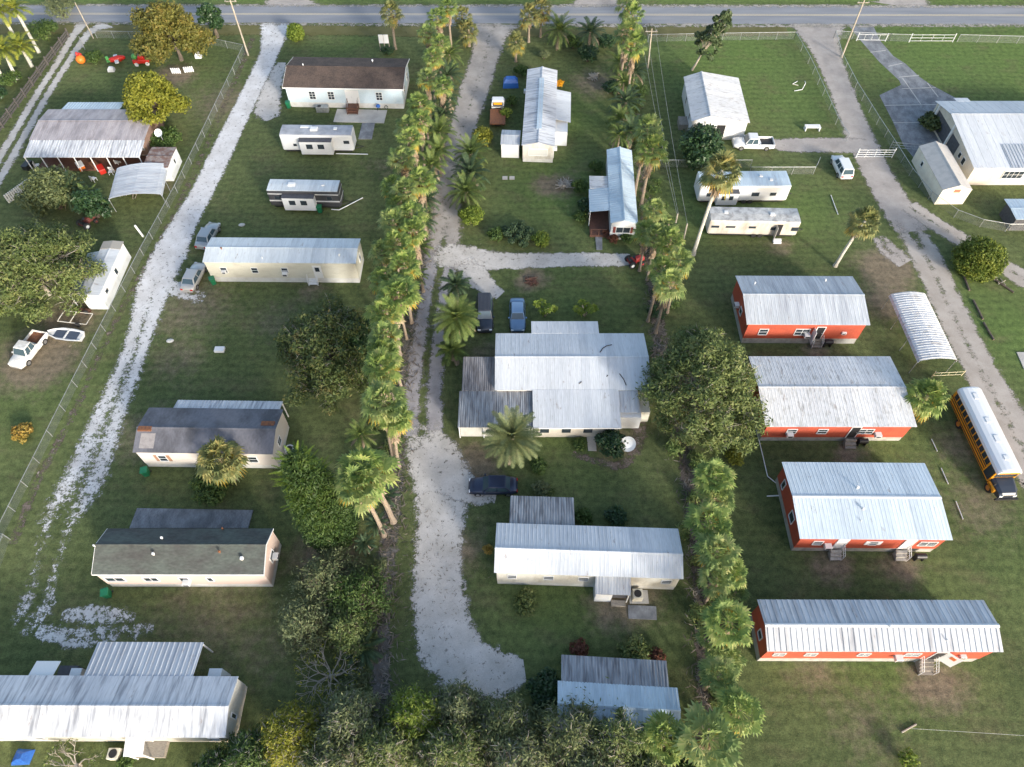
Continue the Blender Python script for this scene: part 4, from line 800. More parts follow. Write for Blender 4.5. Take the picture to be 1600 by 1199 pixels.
# travel trailers
def trailer(label, FL, FR, BL, zt, wall, roof, zb=.45, rise=.06, slide=None, wins=(), door=None, stripe=None, acs=(), skirt=None, name="travel_trailer", endr=.25):
    A, B, D = P(*FL, zt), P(*FR, zt), P(*BL, zt); u = (B - A).normalized(); n = Vector((-u.y, u.x, 0)); L = (B - A).length; Wd = (D - A).dot(n); c = A + u * L / 2 + n * Wd / 2; c.z = 0
    t = thing(name, label, "travel trailer", c, math.atan2(u.y, u.x)); hx, hy = L / 2, Wd / 2
    lx = lambda px, py, z=1.6: (P(px, py, z) - c).dot(u)
    m = MB(); m.box(-hx, hx, -hy, hy, zb, zt); m.build("body", wall, t, bevel=endr)
    m = MB(); pr = [(-hy + .02, zt - .02), (-hy + .05, zt + .03), (0, zt + .03 + rise), (hy - .05, zt + .03), (hy - .02, zt - .02)]
    m.loft([[Vector((x, y, z)) for y, z in pr] for x in (-hx + .1, hx - .1)]); ro = m.build("roof", roof, t)
    for x, y, w, d, h in acs: m = MB(); m.box(x - w / 2, x + w / 2, y - d / 2, y + d / 2, zt + .03, zt + rise + h); m.build("roof_unit", trim, ro, bevel=.05)
    for x, z, w, h in wins:
        m = MB(); m.box(x - w / 2, x + w / 2, -hy - .025, -hy + .01, z - h / 2, z + h / 2); f = m.build("window", grey_dark, t); m = MB(); m.box(x - w / 2 + .05, x + w / 2 - .05, -hy - .031, -hy - .026, z - h / 2 + .05, z + h / 2 - .05); m.build("pane", glass, f)
    if door: m = MB(); x = door; m.box(x - .34, x + .34, -hy - .02, -hy + .01, zb + .08, zb + 1.95); d = m.build("door", trim, t); m = MB(); m.box(x + .2, x + .27, -hy - .05, -hy - .02, zb + .9, zb + 1.0); m.build("handle", black, d)
    for z0, z1, mt in (stripe or ()): m = MB(); m.box(-hx + .08, hx - .08, -hy - .012, -hy + .01, z0, z1); m.build("stripe", mt, t); m = MB(); m.box(hx - .01, hx + .012, -hy + .08, hy - .08, z0, z1); m.build("stripe", mt, t)
    if slide:
        x0, x1, d, z0, z1, mt = slide; m = MB(); m.box(x0, x1, -hy - d, -hy - .002, z0, z1); s = m.build("slide_out", mt, t, bevel=.04); m = MB(); m.box(x0 - .04, x1 + .04, -hy - d - .05, -hy - .002, z1 + .003, z1 + .06); m.build("slide_roof", grey_dark, s)
        for k in (.3, .66): w = (x1 - x0) * .2; x = x0 + (x1 - x0) * k; m = MB(); m.box(x - w / 2, x + w / 2, -hy - d - .012, -hy - d + .01, (z0 + z1) / 2 - .1, z1 - .4); m.build("slide_window", glass, s)
    m = MB(); m.box(-hx + .4, hx - .4, -hy + .2, hy - .2, .2, zb - .003); m.build("chassis", black, t)
    for fx in (.35, 1.15):
        for sy in (-1, 1): m = MB(); m.tube([(fx, sy * (hy - .28), .34), (fx, sy * (hy - .04), .34)], .34, 12); m.build("wheel", rubber, t)
    m = MB(); m.tube([(hx - .3, -.5, .4), (hx + 1.1, 0, .42), (hx - .3, .5, .4)], .05, 5); m.build("tow_bar", black, t)
    t["lx"] = 0; del t["lx"]; return t, lx, hx, hy
rv_white = M("white trailer skin", (.63, .64, .65), .4, (.62, .63, .64), .6); rv_grey = M("grey trailer roof", (.4, .41, .44), .6, (.27, .28, .3), .8, lo=.4)
t, lx, hx, hy = trailer("white trailer with grey roof and white slide out below the house patio", (435, 211), (549, 212), (440, 195), 3.0, rv_white, rv_grey, acs=((-.3, 0, 1.0, .7, .28), (2.6, .2, .5, .5, .15), (-1.5, .6, 1.6, .5, .1)), wins=((-3.1, 1.4, .5, .4), (4.1, 1.9, .8, .5)), slide=(-2.2, 2.2, .9, .5, 2.55, rv_white))
stripe_d = M("charcoal trailer skin", (.05, .05, .055), .4)
t, lx, hx, hy = trailer("white roofed trailer with charcoal and white striped sides", (415, 298), (528, 300), (425, 280), 3.0, stripe_d, rw_tile, acs=((-1.5, 0, .9, .6, .22), (2.5, 0, .4, .4, .12)), wins=((-3.4, 1.9, .8, .6), (3.3, 1.9, .7, .6)), slide=(-2.6, 1.5, .8, .5, 2.5, rv_white), stripe=((1.3, 1.5, M("pale grey skin", (.5, .5, .5), .5)), (2.4, 2.55, MATS["pale grey skin"])))
t, lx, hx, hy = trailer("pale blue roofed white trailer beside the long trunk palm, with a slide out", (1095, 292), (1238, 291), (1098, 268), 2.9, rv_white, r_bluish, acs=((-1, 0, .9, .7, .25), (2.2, .4, .4, .4, .18), (3.4, -.3, .4, .4, .15)), wins=((-4.5, 1.6, .7, .6), (1.5, 1.6, 1.0, .6), (3.8, 1.6, .8, .5)), slide=(-3.6, -.9, .8, .5, 2.4, rv_white))
old = M("stained tan trailer skin", (.6, .55, .48), .6, (.4, .35, .29), 1.2, (1, 1, .4), lo=.45, hi=.7)
t, lx, hx, hy = trailer("old stained tan trailer with an open dark doorway", (1110, 345), (1253, 348), (1112, 323), 2.7, old, roofmat("mottled trailer roof", (.58, .57, .54), (.34, .33, .31), .45, .65, 1.4, (1, 1, 1)), acs=((-3.5, .2, .5, .5, .12), (2.2, 0, .6, .5, .15)), wins=((-4.8, 1.75, 1.0, .35), (-2.9, 1.75, 1.2, .3), (-.2, 1.75, .9, .35), (2.4, 1.6, .6, .5), (5.1, 1.6, .9, .6)))
m = MB(); x = lx(1217, 358); m.box(x - .38, x + .38, -hy - .022, -hy + .01, .5, 2.3); m.build("doorway", black, t); m = MB(); m.box(x - .42, x - .38, -hy - .75, -hy - .03, .55, 2.3); m.build("open_door", old, t)
t = thing("door_step", "small pale step box at the old tan trailer doorway", "step", P(1214, 380)); m = MB(); m.box(-.5, .5, -.15, .4, 0, .2); m.build("lower_tread", trim, t); m = MB(); m.box(-.5, .5, .1, .4, .201, .4); m.build("upper_tread", trim, t)
# boat, trailer frame, tractor
t = thing("boat", "small white boat lying on the grass beside the old white pickup", "boat", P(105, 527), R(-9)); m = MB()
pr = lambda w, z: [(-w * .55, .05), (-w, z), (-w * .82, z + .02), (-w * .7, z - .12), (w * .7, z - .12), (w * .82, z + .02), (w, z), (w * .55, .05)]
m.loft([[Vector((x, y, z)) for y, z in pr(w, z_)] for x, w, z_ in ((-2.1, .12, .68), (-1.5, .55, .64), (-.6, .85, .6), (.8, .88, .58), (2.0, .7, .56))]); m.build("hull", white, t)
for x0, x1 in ((-1.2, .1), (.3, 1.6)): m = MB(); m.box(x0, x1, -.5, .5, .46, .53); m.build("cockpit_floor", M("boat floor", (.07, .09, .13), .5), t)
m = MB(); m.box(.11, .29, -.62, .62, .46, .6); m.build("thwart", white, t)
t = thing("trailer_frame", "rusty white utility trailer frame below the white storage building", "trailer", P(122, 500), R(-8)); m = MB()
for p, q in (((-1.9, -.8), (1.6, -.8)), ((-1.9, .8), (1.6, .8)), ((-1.9, -.8), (-1.9, .8)), ((1.6, -.8), (1.6, .8)), ((-.4, -.8), (-.4, .8))): m.tube([(*p, .4), (*q, .4)], .055, 5)
m.build("frame", dirty_white, t)
for sy in (-1, 1): m = MB(); m.tube([(.6, sy * .85, .3), (.6, sy * 1.05, .3)], .3, 12); m.build("wheel", rubber, t)
m = MB(); m.box(-1.2, .9, .95, 1.5, .0, .35); m.build("timber", brownwood, t)
def mower(name, label, px, py, rz, pm):
    t = thing(name, label, "tractor", P(px, py), rz); m = MB(); m.loft([[Vector((x, y, z)) for y, z in ((-.35, .45), (-.35, .85), (-.2, 1.0), (.2, 1.0), (.35, .85), (.35, .45))] for x in (.1, .9, 1.2)]); m.build("bonnet", pm, t)
    m = MB(); m.box(-.8, .1, -.55, .55, .5, .62); m.build("deck", pm, t); m = MB(); m.box(-.7, -.25, -.25, .25, .63, .75); m.box(-.78, -.68, -.25, .25, .75, 1.15); m.build("seat", black, t)
    m = MB(); m.tube([(.05, 0, .8), (-.1, 0, 1.15)], .03, 5); m.tube([(-.1, 0, 1.15), (-.12, 0, 1.18)], .2, 10); m.build("steering_wheel", black, t)
    for x, r in ((-.5, .45), (.85, .3)):
        for sy in (-1, 1): m = MB(); m.tube([(x, sy * .5, r), (x, sy * .78, r)], r, 12); w = m.build("wheel", rubber, t); m = MB(); m.tube([(x, sy * .785, r), (x, sy * .8, r)], r * .5, 8); m.build("rim", pm if x > 0 else white, w)
    return t
mower("lawn_tractor", "dark rusty lawn tractor beside the big oak on the left", 138, 352, R(60), M("rusty maroon", (.16, .035, .03), .7, (.09, .05, .04), 4))
mower("lawn_tractor", "red lawn tractor at the east end of the pale side drive", 990, 412, R(20), M("dull red", (.35, .03, .03), .5, (.22, .04, .03), 4))

# ------------------------------------------------------------------ palms
def fan_leaf(mb, o, az, el, lp, lb, n, rr, droop=.25):
    d = Vector((math.cos(az) * math.cos(el), math.sin(az) * math.cos(el), math.sin(el)))
    side = Vector((-math.sin(az), math.cos(az), 0)); nrm = side.cross(d) * -1
    if nrm.z < 0: nrm = -nrm
    tip = o + d * lp; sag = Vector((0, 0, -droop * lp * .35)); hub = tip + sag
    mb.add([o - side * .025, o + side * .025, hub + side * .02, hub - side * .02], [(0, 1, 2, 3)])
    span = R(118) * rr.uniform(.85, 1.05)
    for k in range(n):
        a = -span + 2 * span * (k + .5) / n; ln = lb * (1 - .38 * abs(a) / span) * rr.uniform(.88, 1.05)
        fd = d * math.cos(a) + side * math.sin(a); w = ln * .6 * math.tan(span / n) * .95
        pd = d * -math.sin(a) + side * math.cos(a); mid = hub + fd * ln * .6 + nrm * .05 + Vector((0, 0, -droop * .08)); tp = hub + fd * ln + Vector((0, 0, -droop * ln * rr.uniform(.4, 1.1)))
        mb.add([hub, mid - pd * w - nrm * .03, tp, mid + pd * w - nrm * .03], [(0, 1, 2, 3)])
def feather_leaf(mb, o, az, el, ln, n, lw, rr, droop=1.0, wl=.055):
    h = Vector((math.cos(az), math.sin(az), 0)); side = Vector((-h.y, h.x, 0)); pts = []
    e = el; p = Vector(o); K = 8
    for i in range(K + 1):
        pts.append(Vector(p)); p = p + (h * math.cos(e) + Vector((0, 0, math.sin(e)))) * (ln / K); e -= droop * (1.25 / K) * (.5 + i / K)
    for i in range(K): mb.add([pts[i] - side * .03, pts[i] + side * .03, pts[i + 1] + side * .02, pts[i + 1] - side * .02], [(0, 1, 2, 3)])
    for j in range(n):
        f = .12 + .88 * j / (n - 1); q = f * K; i = min(int(q), K - 1); b = pts[i].lerp(pts[i + 1], q - i); d = (pts[i + 1] - pts[i]).normalized(); up = side.cross(d); 
        if up.z < 0: up = -up
        l = lw * (math.sin(math.pi * min(1, .18 + .78 * f)) ** .6) * rr.uniform(.85, 1.1)
        for s in (-1, 1):
            dd = (side * s * .8 + d * .55 + up * .22 * rr.uniform(.3, 1.4)).normalized(); tp = b + dd * l + Vector((0, 0, -.22 * l)); w = d * wl * .5
            mb.add([b - w, b + w, (b + tp) / 2 + w * 1.3 + up * .02, tp], [(0, 1, 2, 3)])
GA = math.pi * (3 - math.sqrt(5))
def fan_palm(name, label, cat, pos, H, r=2.0, seed=0, dead=14, mat=None, lean=(0, 0), nl=34, tr=.2, skirt=1.6, group=None, yel=3, tmat=None):
    rr = random.Random(seed); t = thing(name, label, cat, pos, 0, group); kids = []
    top = Vector((lean[0], lean[1], H)); pts = [Vector((lean[0] * f ** 1.6, lean[1] * f ** 1.6, H * f)) for f in (0, .06, .3, .6, .85, 1)]
    m = MB(); m.tube(pts, [tr * 1.6, tr * 1.15, tr, tr * .92, tr * .95, tr * .7], 8); kids.append(m.build("trunk", tmat or ptrunk, t))
    m = MB()
    for i in range(nl):
        f = i / nl; el = R(84 - 108 * f ** .8) + rr.uniform(-.16, .16); az = i * GA + rr.uniform(-.2, .2); fan_leaf(m, top + Vector((0, 0, -.25 * f)), az, el, r * (.46 + .3 * rr.random()), r * (.44 + .1 * rr.random()), 11, rr, .3 + .5 * f)
    kids.append(m.build("crown", mat or L_fan, t))
    if yel:
        m = MB()
        for i in range(yel): fan_leaf(m, top + Vector((0, 0, -.3)), rr.uniform(0, 6.28), R(rr.uniform(-45, -15)), r * .5, r * .55, 12, rr, .8)
        kids.append(m.build("yellow_leaves", L_yel, t))
    if dead:
        m = MB()
        for i in range(dead):
            z = H - .3 - skirt * (i / dead) ** 1.2; f = z / H; o = Vector((lean[0] * f ** 1.6, lean[1] * f ** 1.6, z)); fan_leaf(m, o, i * GA + rr.uniform(-.3, .3), R(rr.uniform(-86, -62)), r * rr.uniform(.15, .3), r * rr.uniform(.3, .5), 7, rr, .6)
        kids.append(m.build("dead_skirt", L_dead, t))
    KIDS[t.name] = kids; return t
def feather_palm(name, label, cat, pos, H, ln=2.8, seed=0, nl=34, mat=None, lean=(0, 0), tr=.22, group=None, lw=.5, droop=1.0, dead=4, wl=.06, tmat=None, nlf=30, low=-15, shaft=False):
    rr = random.Random(seed); t = thing(name, label, cat, pos, 0, group); kids = []
    top = Vector((lean[0], lean[1], H))
    if H > .3: m = MB(); m.tube([Vector((lean[0] * f ** 1.6, lean[1] * f ** 1.6, H * f)) for f in (0, .1, .5, .9, 1)], [tr * 1.3, tr * 1.1, tr, tr, tr * .8], 8); kids.append(m.build("trunk", tmat or ptrunk, t))
    if shaft: m = MB(); m.tube([top - Vector((0, 0, .1)), top + Vector((0, 0, .9))], [tr * .85, tr * .4], 8); kids.append(m.build("crown_shaft", L_lime, t))
    m = MB()
    for i in range(nl):
        f = i / nl; el = R(84 - (84 - low) * f ** .8) + rr.uniform(-.08, .08); feather_leaf(m, top + Vector((0, 0, .5 if shaft else 0)), i * GA + rr.uniform(-.15, .15), el, ln * rr.uniform(.88, 1.08), nlf, lw, rr, droop, wl)
    kids.append(m.build("crown", mat or L_feather, t))
    if dead:
        m = MB()
        for i in range(dead): feather_leaf(m, top + Vector((0, 0, -.2)), rr.uniform(0, 6.28), R(rr.uniform(-50, -20)), ln * .9, 20, lw * .8, rr, .8, wl)
        kids.append(m.build("dead_fronds", L_dead, t))
    KIDS[t.name] = kids; return t
ORD = ["first", "second", "third", "fourth", "fifth", "sixth", "seventh", "eighth", "ninth", "tenth", "eleventh", "twelfth", "thirteenth", "fourteenth", "fifteenth", "sixteenth", "seventeenth", "eighteenth", "nineteenth", "twentieth", "twenty-first", "twenty-second", "twenty-third", "twenty-fourth", "twenty-fifth", "twenty-sixth", "twenty-seventh", "twenty-eighth", "twenty-ninth", "thirtieth", "thirty-first", "thirty-second", "thirty-third", "thirty-fourth", "thirty-fifth"]
def base(px, py, z): p = P(px, py, z); return Vector((p.x, p.y, 0))
def palm_row(name, cat, crowns, protos_fn, H0, label_fn, group, order=1):
    if order: crowns = sorted(crowns, key=lambda c: order * base(c[0], c[1], c[2]).y)
    protos = {}; rr = random.Random(len(crowns))
    for i, (px, py, z, *k) in enumerate(crowns):
        key = i % 6
        s = z / H0; pos = base(px, py, z)
        if key not in protos:
            protos[key] = protos_fn(key, label_fn(i), group); o = protos[key]; o.location = pos; o.scale = (s, s, s); o.rotation_euler = (0, 0, rr.uniform(0, 6))
        else: o = dup(protos[key], pos, rr.uniform(0, 6.28), s, label_fn(i), group)
        if k: q_ = k[0] / 1.18 * rr.uniform(.92, 1.08); o.scale = (q_, q_ * rr.uniform(.92, 1.08), s)
# left row, ordered from the near end northwards to the road
def lean_small(k): q = random.Random(k); return (q.uniform(-.6, .6), q.uniform(-.6, .6))
LR = [(566, 744, 12, 1.5), (583, 720, 12, 1.75), (591, 628, 10.6, 1.65), (588, 578, 10.4, 1.4), (608, 519, 10.2, 1.4), (604, 460, 10, 1.75), (626, 408, 10, 1.5), (618, 440, 9.4, 1.2), (610, 374, 9.6, 1.4), (648, 366, 9.2, 1.45), (616, 346, 9.4, 1.3), (640, 326, 9.2, 1.5),
      (634, 298, 9, 1.35), (652, 272, 9, 1.45), (632, 244, 8.8, 1.45), (648, 216, 8.8, 1.4), (654, 188, 8.4, 1.3), (664, 158, 8.4, 1.4), (686, 136, 8, 1.3), (666, 122, 8, 1.3), (672, 90, 7.8, 1.3), (684, 66, 7.6, 1.3), (672, 50, 7.4, 1.2), (690, 26, 7.4, 1.4), (700, 4, 7.4, 1.4),
      (602, 650, 9.5, 1.3), (597, 545, 9.5, 1.35), (590, 490, 9.6, 1.35), (590, 432, 9.2, 1.3), (600, 395, 8.6, 1.3), (626, 318, 8, 1.3), (622, 282, 8, 1.3), (642, 196, 7.6, 1.25)]
palm_row("fan_palm", "palm", LR, lambda k, l, g: fan_palm("fan_palm", l, "palm", (0, 0, 0), 10, 1.55, 100 + k, 40, L_fan if k % 3 else L_fan_d, lean_small(k), 36, .15, 3.2, g, 5 + k % 3), 10,
         lambda i: ORD[i] + " fan palm from the near end of the skirted row left of the central drive", "fan palms in the row left of the central drive")
LL = [(570, 850, 1.8), (588, 818, 2), (603, 775, 2.2), (565, 680, 3), (702, 85, 4), (700, 118, 4), (694, 150, 4), (690, 180, 4), (687, 207, 4), (685, 237, 4), (674, 258, 3.8), (668, 285, 3.6), (664, 312, 3.5), (660, 345, 3.2), (655, 385, 3), (648, 430, 2.8)]
palm_row("feather_palm", "palm", LL, lambda k, l, g: feather_palm("feather_palm", l, "palm", (0, 0, 0), 3.6, 2.3, 200 + k, 24, L_feather if k > 2 else L_feather_d, (0, 0), .15, g, .45), 3.6,
         lambda i: ORD[i] + " low feather palm from the near end, under the tall left palm row", "low feather palms under the left palm row")
RR_ = [(1112, 1150, 6.6, 1.6), (1153, 1108, 6.4, 1.35), (1125, 1052, 5.4, 1.25), (1140, 966, 6.4, 1.65), (1126, 906, 5.6, 1.2), (1118, 862, 6.2, 1.5), (1136, 884, 5.2, 1.1), (1114, 815, 6, 1.5), (1124, 774, 5.4, 1.2), (1120, 742, 6, 1.45), (1031, 424, 8.2, 1.2), (1046, 436, 8.8, 1.5), (1064, 408, 8.4, 1.4), (1048, 374, 7.4, 1.3), (1027, 366, 7.4, 1.25), (1012, 360, 6.6, 1.1), (1022, 322, 6.4, 1.3),
       (1020, 226, 9.4, 1.4), (1010, 200, 10.4, 1.5), (993, 66, 9.6, 1.3), (980, 46, 9.8, 1.3), (989, 24, 10, 1.4), (984, 4, 10, 1.4)]
palm_row("fan_palm", "palm", RR_, lambda k, l, g: fan_palm("fan_palm", l, "palm", (0, 0, 0), 8, 1.6, 300 + k, 30, L_fan if k % 2 else L_fan_d, lean_small(k + 9), 36, .15, 3.0, g, 4), 8,
         lambda i: ORD[i] + " fan palm from the near end of the row right of the central houses", "fan palms in the row right of the central houses")
RL = [(968, 98, 3.2), (992, 112, 3), (975, 130, 3), (978, 160, 3.4), (970, 186, 3), (985, 205, 3), (968, 212, 2.6), (1040, 395, 3), (1045, 350, 2.6), (1140, 905, 2.6), (1118, 1000, 2.8), (1135, 1030, 3), (1150, 925, 2.4)]
palm_row("feather_palm", "palm", RL[:7], lambda k, l, g: feather_palm("feather_palm", l, "palm", (0, 0, 0), 3, 2.4, 400 + k, 24, L_feather_d if k % 2 else L_feather, (0, 0), .15, g, .48), 3,
         lambda i: ORD[i] + " low feather palm from the road, under the right palm row", "low feather palms under the right palm row", -1)
palm_row("young_fan_palm", "palm", RL[7:], lambda k, l, g: fan_palm("young_fan_palm", l, "palm", (0, 0, 0), 2.8, 1.5, 450 + k, 0, L_fan_d, (0, 0), 26, .15, 0, g, 0), 2.8,
         lambda i: ["short young fan palm beside the red tractor", "short young fan palm beside the leaning utility stubs", "short young fan palm right of the row by the third red house", "short young fan palm above the nearest big fan palms", "short young fan palm below the largest near fan palm", "short young fan palm near the left end of the ribbed red home"][i], "young fan palms between the taller ones", 0)
# palms standing alone
S = fan_palm("fan_palm", "bright round topped fan palm standing alone beside the road sign", "palm", P(618, 77), 6.0, 1.9, 1, 18, L_sabal, (.1, .2), 46, .2, 1.0, None, 2)
fan_palm("fan_palm", "tall cabbage palm with long bare pale trunk between the two trailers and the dark tree", "palm", P(1083, 398), 12.6, 2.35, 2, 30, L_sabal, (.6, .3), 54, .22, 1.6, None, 6, rtrunk)
fan_palm("fan_palm", "lone cabbage palm on the grass between the tan trailer and the right lane", "palm", P(1305, 416), 7.0, 2.0, 3, 18, L_sabal, (.9, .3), 50, .2, .8, None, 5, rtrunk)
fan_palm("fan_palm", "yellowing cabbage palm in front of the grey roofed home on the left", "palm", base(343, 716, 4.2), 4.2, 2.3, 4, 18, L_sabal, (0, 0), 54, .24, .9, None, 10)
fan_palm("fan_palm", "leafy cabbage palm between the speckled roof red house and the school bus", "palm", base(1450, 618, 4), 4, 2.1, 5, 12, L_fan, (0, 0), 56, .24, .8, None, 6)
fan_palm("fan_palm", "bright small fan palm among the bottom trees left of the near palm row", "palm", base(1037, 1152, 5), 5, 1.9, 6, 8, L_fan, (0, 0), 40, .18, .8, None, 2)
for i, (px, py, z, k, lb) in enumerate([(827, 22, 4.6, 1.9, "golden tipped palm with grey trunk near the central drive entrance"), (846, 12, 4.8, 1.9, "round golden green palm just right of the drive entrance palm, by the road"), (806, 64, 3.4, 1.6, "smaller pale palm left of the golden pair at the drive entrance"), (722, 24, 3.6, 1.7, "spiky palm by the road at the top of the left row"), (732, 46, 2.8, 1.8, "spreading dark palm left of the central drive entrance")]):
    fan_palm("fan_palm", lb, "palm", base(px, py, z), z, k, 20 + i, 16, L_sabal, (0, 0), 42, .18, .8, None, 6)
feather_palm("feather_palm", "full dark feather palm beyond the shrubs behind the white end on home", "palm", base(874, 48, 3), 3, 3.1, 31, 38, L_feather, lw=.6); feather_palm("feather_palm", "dark feather palm close to the road, left of the skirted right palms", "palm", base(922, 50, 2.8), 2.8, 2.7, 32, 34, L_feather_d, lw=.55)
for i, (px, py) in enumerate([(736, 240), (735, 270), (728, 300)]):
    feather_palm("date_palm", ["arching date palm below the yellow green bush at the white shed", "middle one of three arching date palms beside the central drive", "arching date palm just above the round bush at the drive fork"][i], "palm", base(px, py, 1.6), 1.6, 3.0, 40 + i, 40, L_feather if i != 1 else L_feather_d, lw=.5, tr=.3, group="three arching date palms beside the central drive")
feather_palm("date_palm", "tall dense feather palm beside the black suv", "palm", base(713, 500, 4.6), 4.6, 2.9, 51, 64, L_feather, lw=.6, tr=.25, low=-45, lean=(0, .3), dead=6)
feather_palm("date_palm", "short feather palm at the foot of the dense palm by the black suv", "palm", base(706, 548, 1.6), 1.6, 1.9, 52, 22, L_feather, lw=.5)
feather_palm("date_palm", "slim feather palm tip above the dense palm by the drive fork", "palm", base(712, 446, 4.6), 4.6, 1.9, 54, 24, L_feather_d, lw=.45)
feather_palm("date_palm", "big star shaped date palm before the grey porch roof of the white house", "palm", base(800, 684, 4.6), 4.6, 3.0, 53, 46, leafmat("date palm leaf", [(.07, .09, .04), (.13, .16, .065), (.2, .21, .09)], .2), lw=.62, tr=.3, low=-25, droop=.7, wl=.075, lean=(0, 0))
for i, (px, py, bx, by) in enumerate([(27, 18, 61, 82), (-8, 8, 47, 97), (12, 72, 27, 124), (42, 88, 50, 104), (-15, 50, 8, 130)]):
    feather_palm("royal_palm", ["royal palm with long white trunk nearest the wooden fence", "golden royal palm in the top left corner, behind the nearest white trunk", "low golden royal palm beside the left wooden fence", "short royal palm hard against the dark wooden fence", "royal palm cut by the left edge of the photo"][i], "palm", P(bx, by), max(3, [6.4, 6.6, 3.6, 2.4, 5][i]), 2.7, 60 + i, 20, L_royal, (P(px, py, [6.4, 6.6, 3.6, 2.4, 5][i]) - P(bx, by)).to_2d() * .35, .24, "royal palms in the top left corner", .7, 1.2, 0, .09, rtrunk, 26, -10, True)

# ------------------------------------------------------------------ trees and shrubs
import numpy as np
def leaf_cloud(name, mat, parent, centres, radii, n, size, seed, flat=.75, aspect=.5, shell=.35, updir=.5):
    g = np.random.default_rng(seed); cs = np.array(centres, float); rs = np.array(radii, float); w = rs ** 2; w /= w.sum()
    idx = g.choice(len(cs), n, p=w); d = g.normal(size=(n, 3)); d /= np.linalg.norm(d, axis=1)[:, None]
    rad = ((shell + (1 - shell) * g.random(n) ** .6) if shell > 0 else np.abs(g.normal(size=n)) * .75) * rs[idx]; rad *= 1 + .25 * g.normal(size=n) * .5
    p = cs[idx] + d * rad[:, None] * np.array([1, 1, flat]); p[:, 2] = np.maximum(p[:, 2], .05)
    nm = d * .6 + g.normal(size=(n, 3)) * .6 + np.array([0, 0, updir]); nm /= np.linalg.norm(nm, axis=1)[:, None]
    a = np.cross(nm, g.normal(size=(n, 3))); a /= np.linalg.norm(a, axis=1)[:, None]; b = np.cross(nm, a)
    s = size * (.6 + .8 * g.random(n)); a = a * s[:, None]; b = b * (s * aspect)[:, None]
    v = np.stack([p - a, p - b - a * .1, p + a, p + b - a * .1], 1).reshape(-1, 3)
    me = bpy.data.meshes.new(name); me.vertices.add(4 * n); me.vertices.foreach_set("co", v.ravel()); me.loops.add(4 * n); me.loops.foreach_set("vertex_index", np.arange(4 * n, dtype=np.int32)); me.polygons.add(n)
    me.polygons.foreach_set("loop_start", np.arange(0, 4 * n, 4, dtype=np.int32)); me.update(calc_edges=True); me.materials.append(mat)
    o = bpy.data.objects.new(name, me); C.objects.link(o); o.parent = parent; return o
def tree(name, label, cat, pos, H, rad, seed, leaves, n=6000, size=.2, ncl=26, trunk_h=None, crown_h=None, tr=.28, bark=None, lean=(0, 0), spread=.34, twig=0, aspect=.5, shell=.35, group=None, squash=1.0, low=.15, ry=None):
    """trunk, forking limbs to each clump centre, and leaves clumped round the limb ends"""
    rr = random.Random(seed); t = thing(name, label, cat, pos, 0, group); th = trunk_h if trunk_h is not None else H * .3; ch = crown_h or H - th; ry = ry or rad; bark = bark or trunk_m
    cs = []; rs = []
    for i in range(ncl):
        z = low + (1 - low) * ((i + .5) / ncl); az = i * GA + rr.uniform(-.5, .5); q = math.sqrt(max(.04, 1 - (z * 1.02) ** 2.2)); k = rr.uniform(.5, 1.0) * q
        f = z; cs.append((lean[0] * (th + ch * f) / H + math.cos(az) * rad * k * (1 - spread * .6), lean[1] * (th + ch * f) / H + math.sin(az) * ry * k * (1 - spread * .6), th + ch * z * (1 - spread * .25) + rr.uniform(-.1, .1) * ch)); rs.append(rad * spread * rr.uniform(.65, 1.2))
    m = MB(); top = Vector((lean[0] * .75, lean[1] * .75, th + ch * .55)); fork = Vector((lean[0] * th / H, lean[1] * th / H, max(th, .3)))
    m.tube([(0, 0, 0), (fork * .5) + Vector((.05, 0, 0)), fork, fork.lerp(top, .5), top], [tr * 1.35, tr, tr * .85, tr * .55, tr * .2], 8); m.build("trunk", bark, t)
    m = MB()
    for c in cs:
        c = Vector(c); s = fork.lerp(top, rr.uniform(0, .7)); mid = s.lerp(c, .5) + Vector((rr.uniform(-.2, .2), rr.uniform(-.2, .2), rr.uniform(0, .35)))
        m.tube([s, mid, c], [tr * .34, tr * .22, tr * .07], 5)
        for k in range(twig):
            d = Vector((rr.gauss(0, 1), rr.gauss(0, 1), rr.uniform(-.2, 1))).normalized() * rad * spread * rr.uniform(.7, 1.35); s2 = mid.lerp(c, rr.uniform(.3, 1)); m.tube([s2, s2 + d * .5 + Vector((0, 0, .1)), s2 + d], [.035, .022, .008], 4, False)
    m.build("limbs", bark, t)
    if leaves and n: leaf_cloud("crown", leaves, t, cs, rs, n, size, seed, aspect=aspect, shell=shell, flat=.8)
    return t
def shrub(name, label, px, py, r, h, seed, leaves, n=1400, size=.13, cat="shrub", ncl=12, group=None, ry=None, aspect=.5, z=0):
    rr = random.Random(seed); t = thing(name, label, cat, P(px, py), 0, group); cs = []; rs = []
    for i in range(ncl):
        az = i * GA; k = math.sqrt((i + .5) / ncl) * .72; cs.append((math.cos(az) * r * k, math.sin(az) * (ry or r) * k, h * (.3 + .42 * (1 - k * k)) + rr.uniform(-.08, .08) * h)); rs.append(min(r, h) * rr.uniform(.3, .45))
    m = MB()
    for c in cs[:8]: m.tube([(c[0] * .15, c[1] * .15, 0), (c[0] * .6, c[1] * .6, c[2] * .6), c], [.05, .035, .012], 5)
    m.build("stems", trunk_m, t); leaf_cloud("foliage", leaves, t, cs, rs, n, size, seed, aspect=aspect, shell=.5); return t
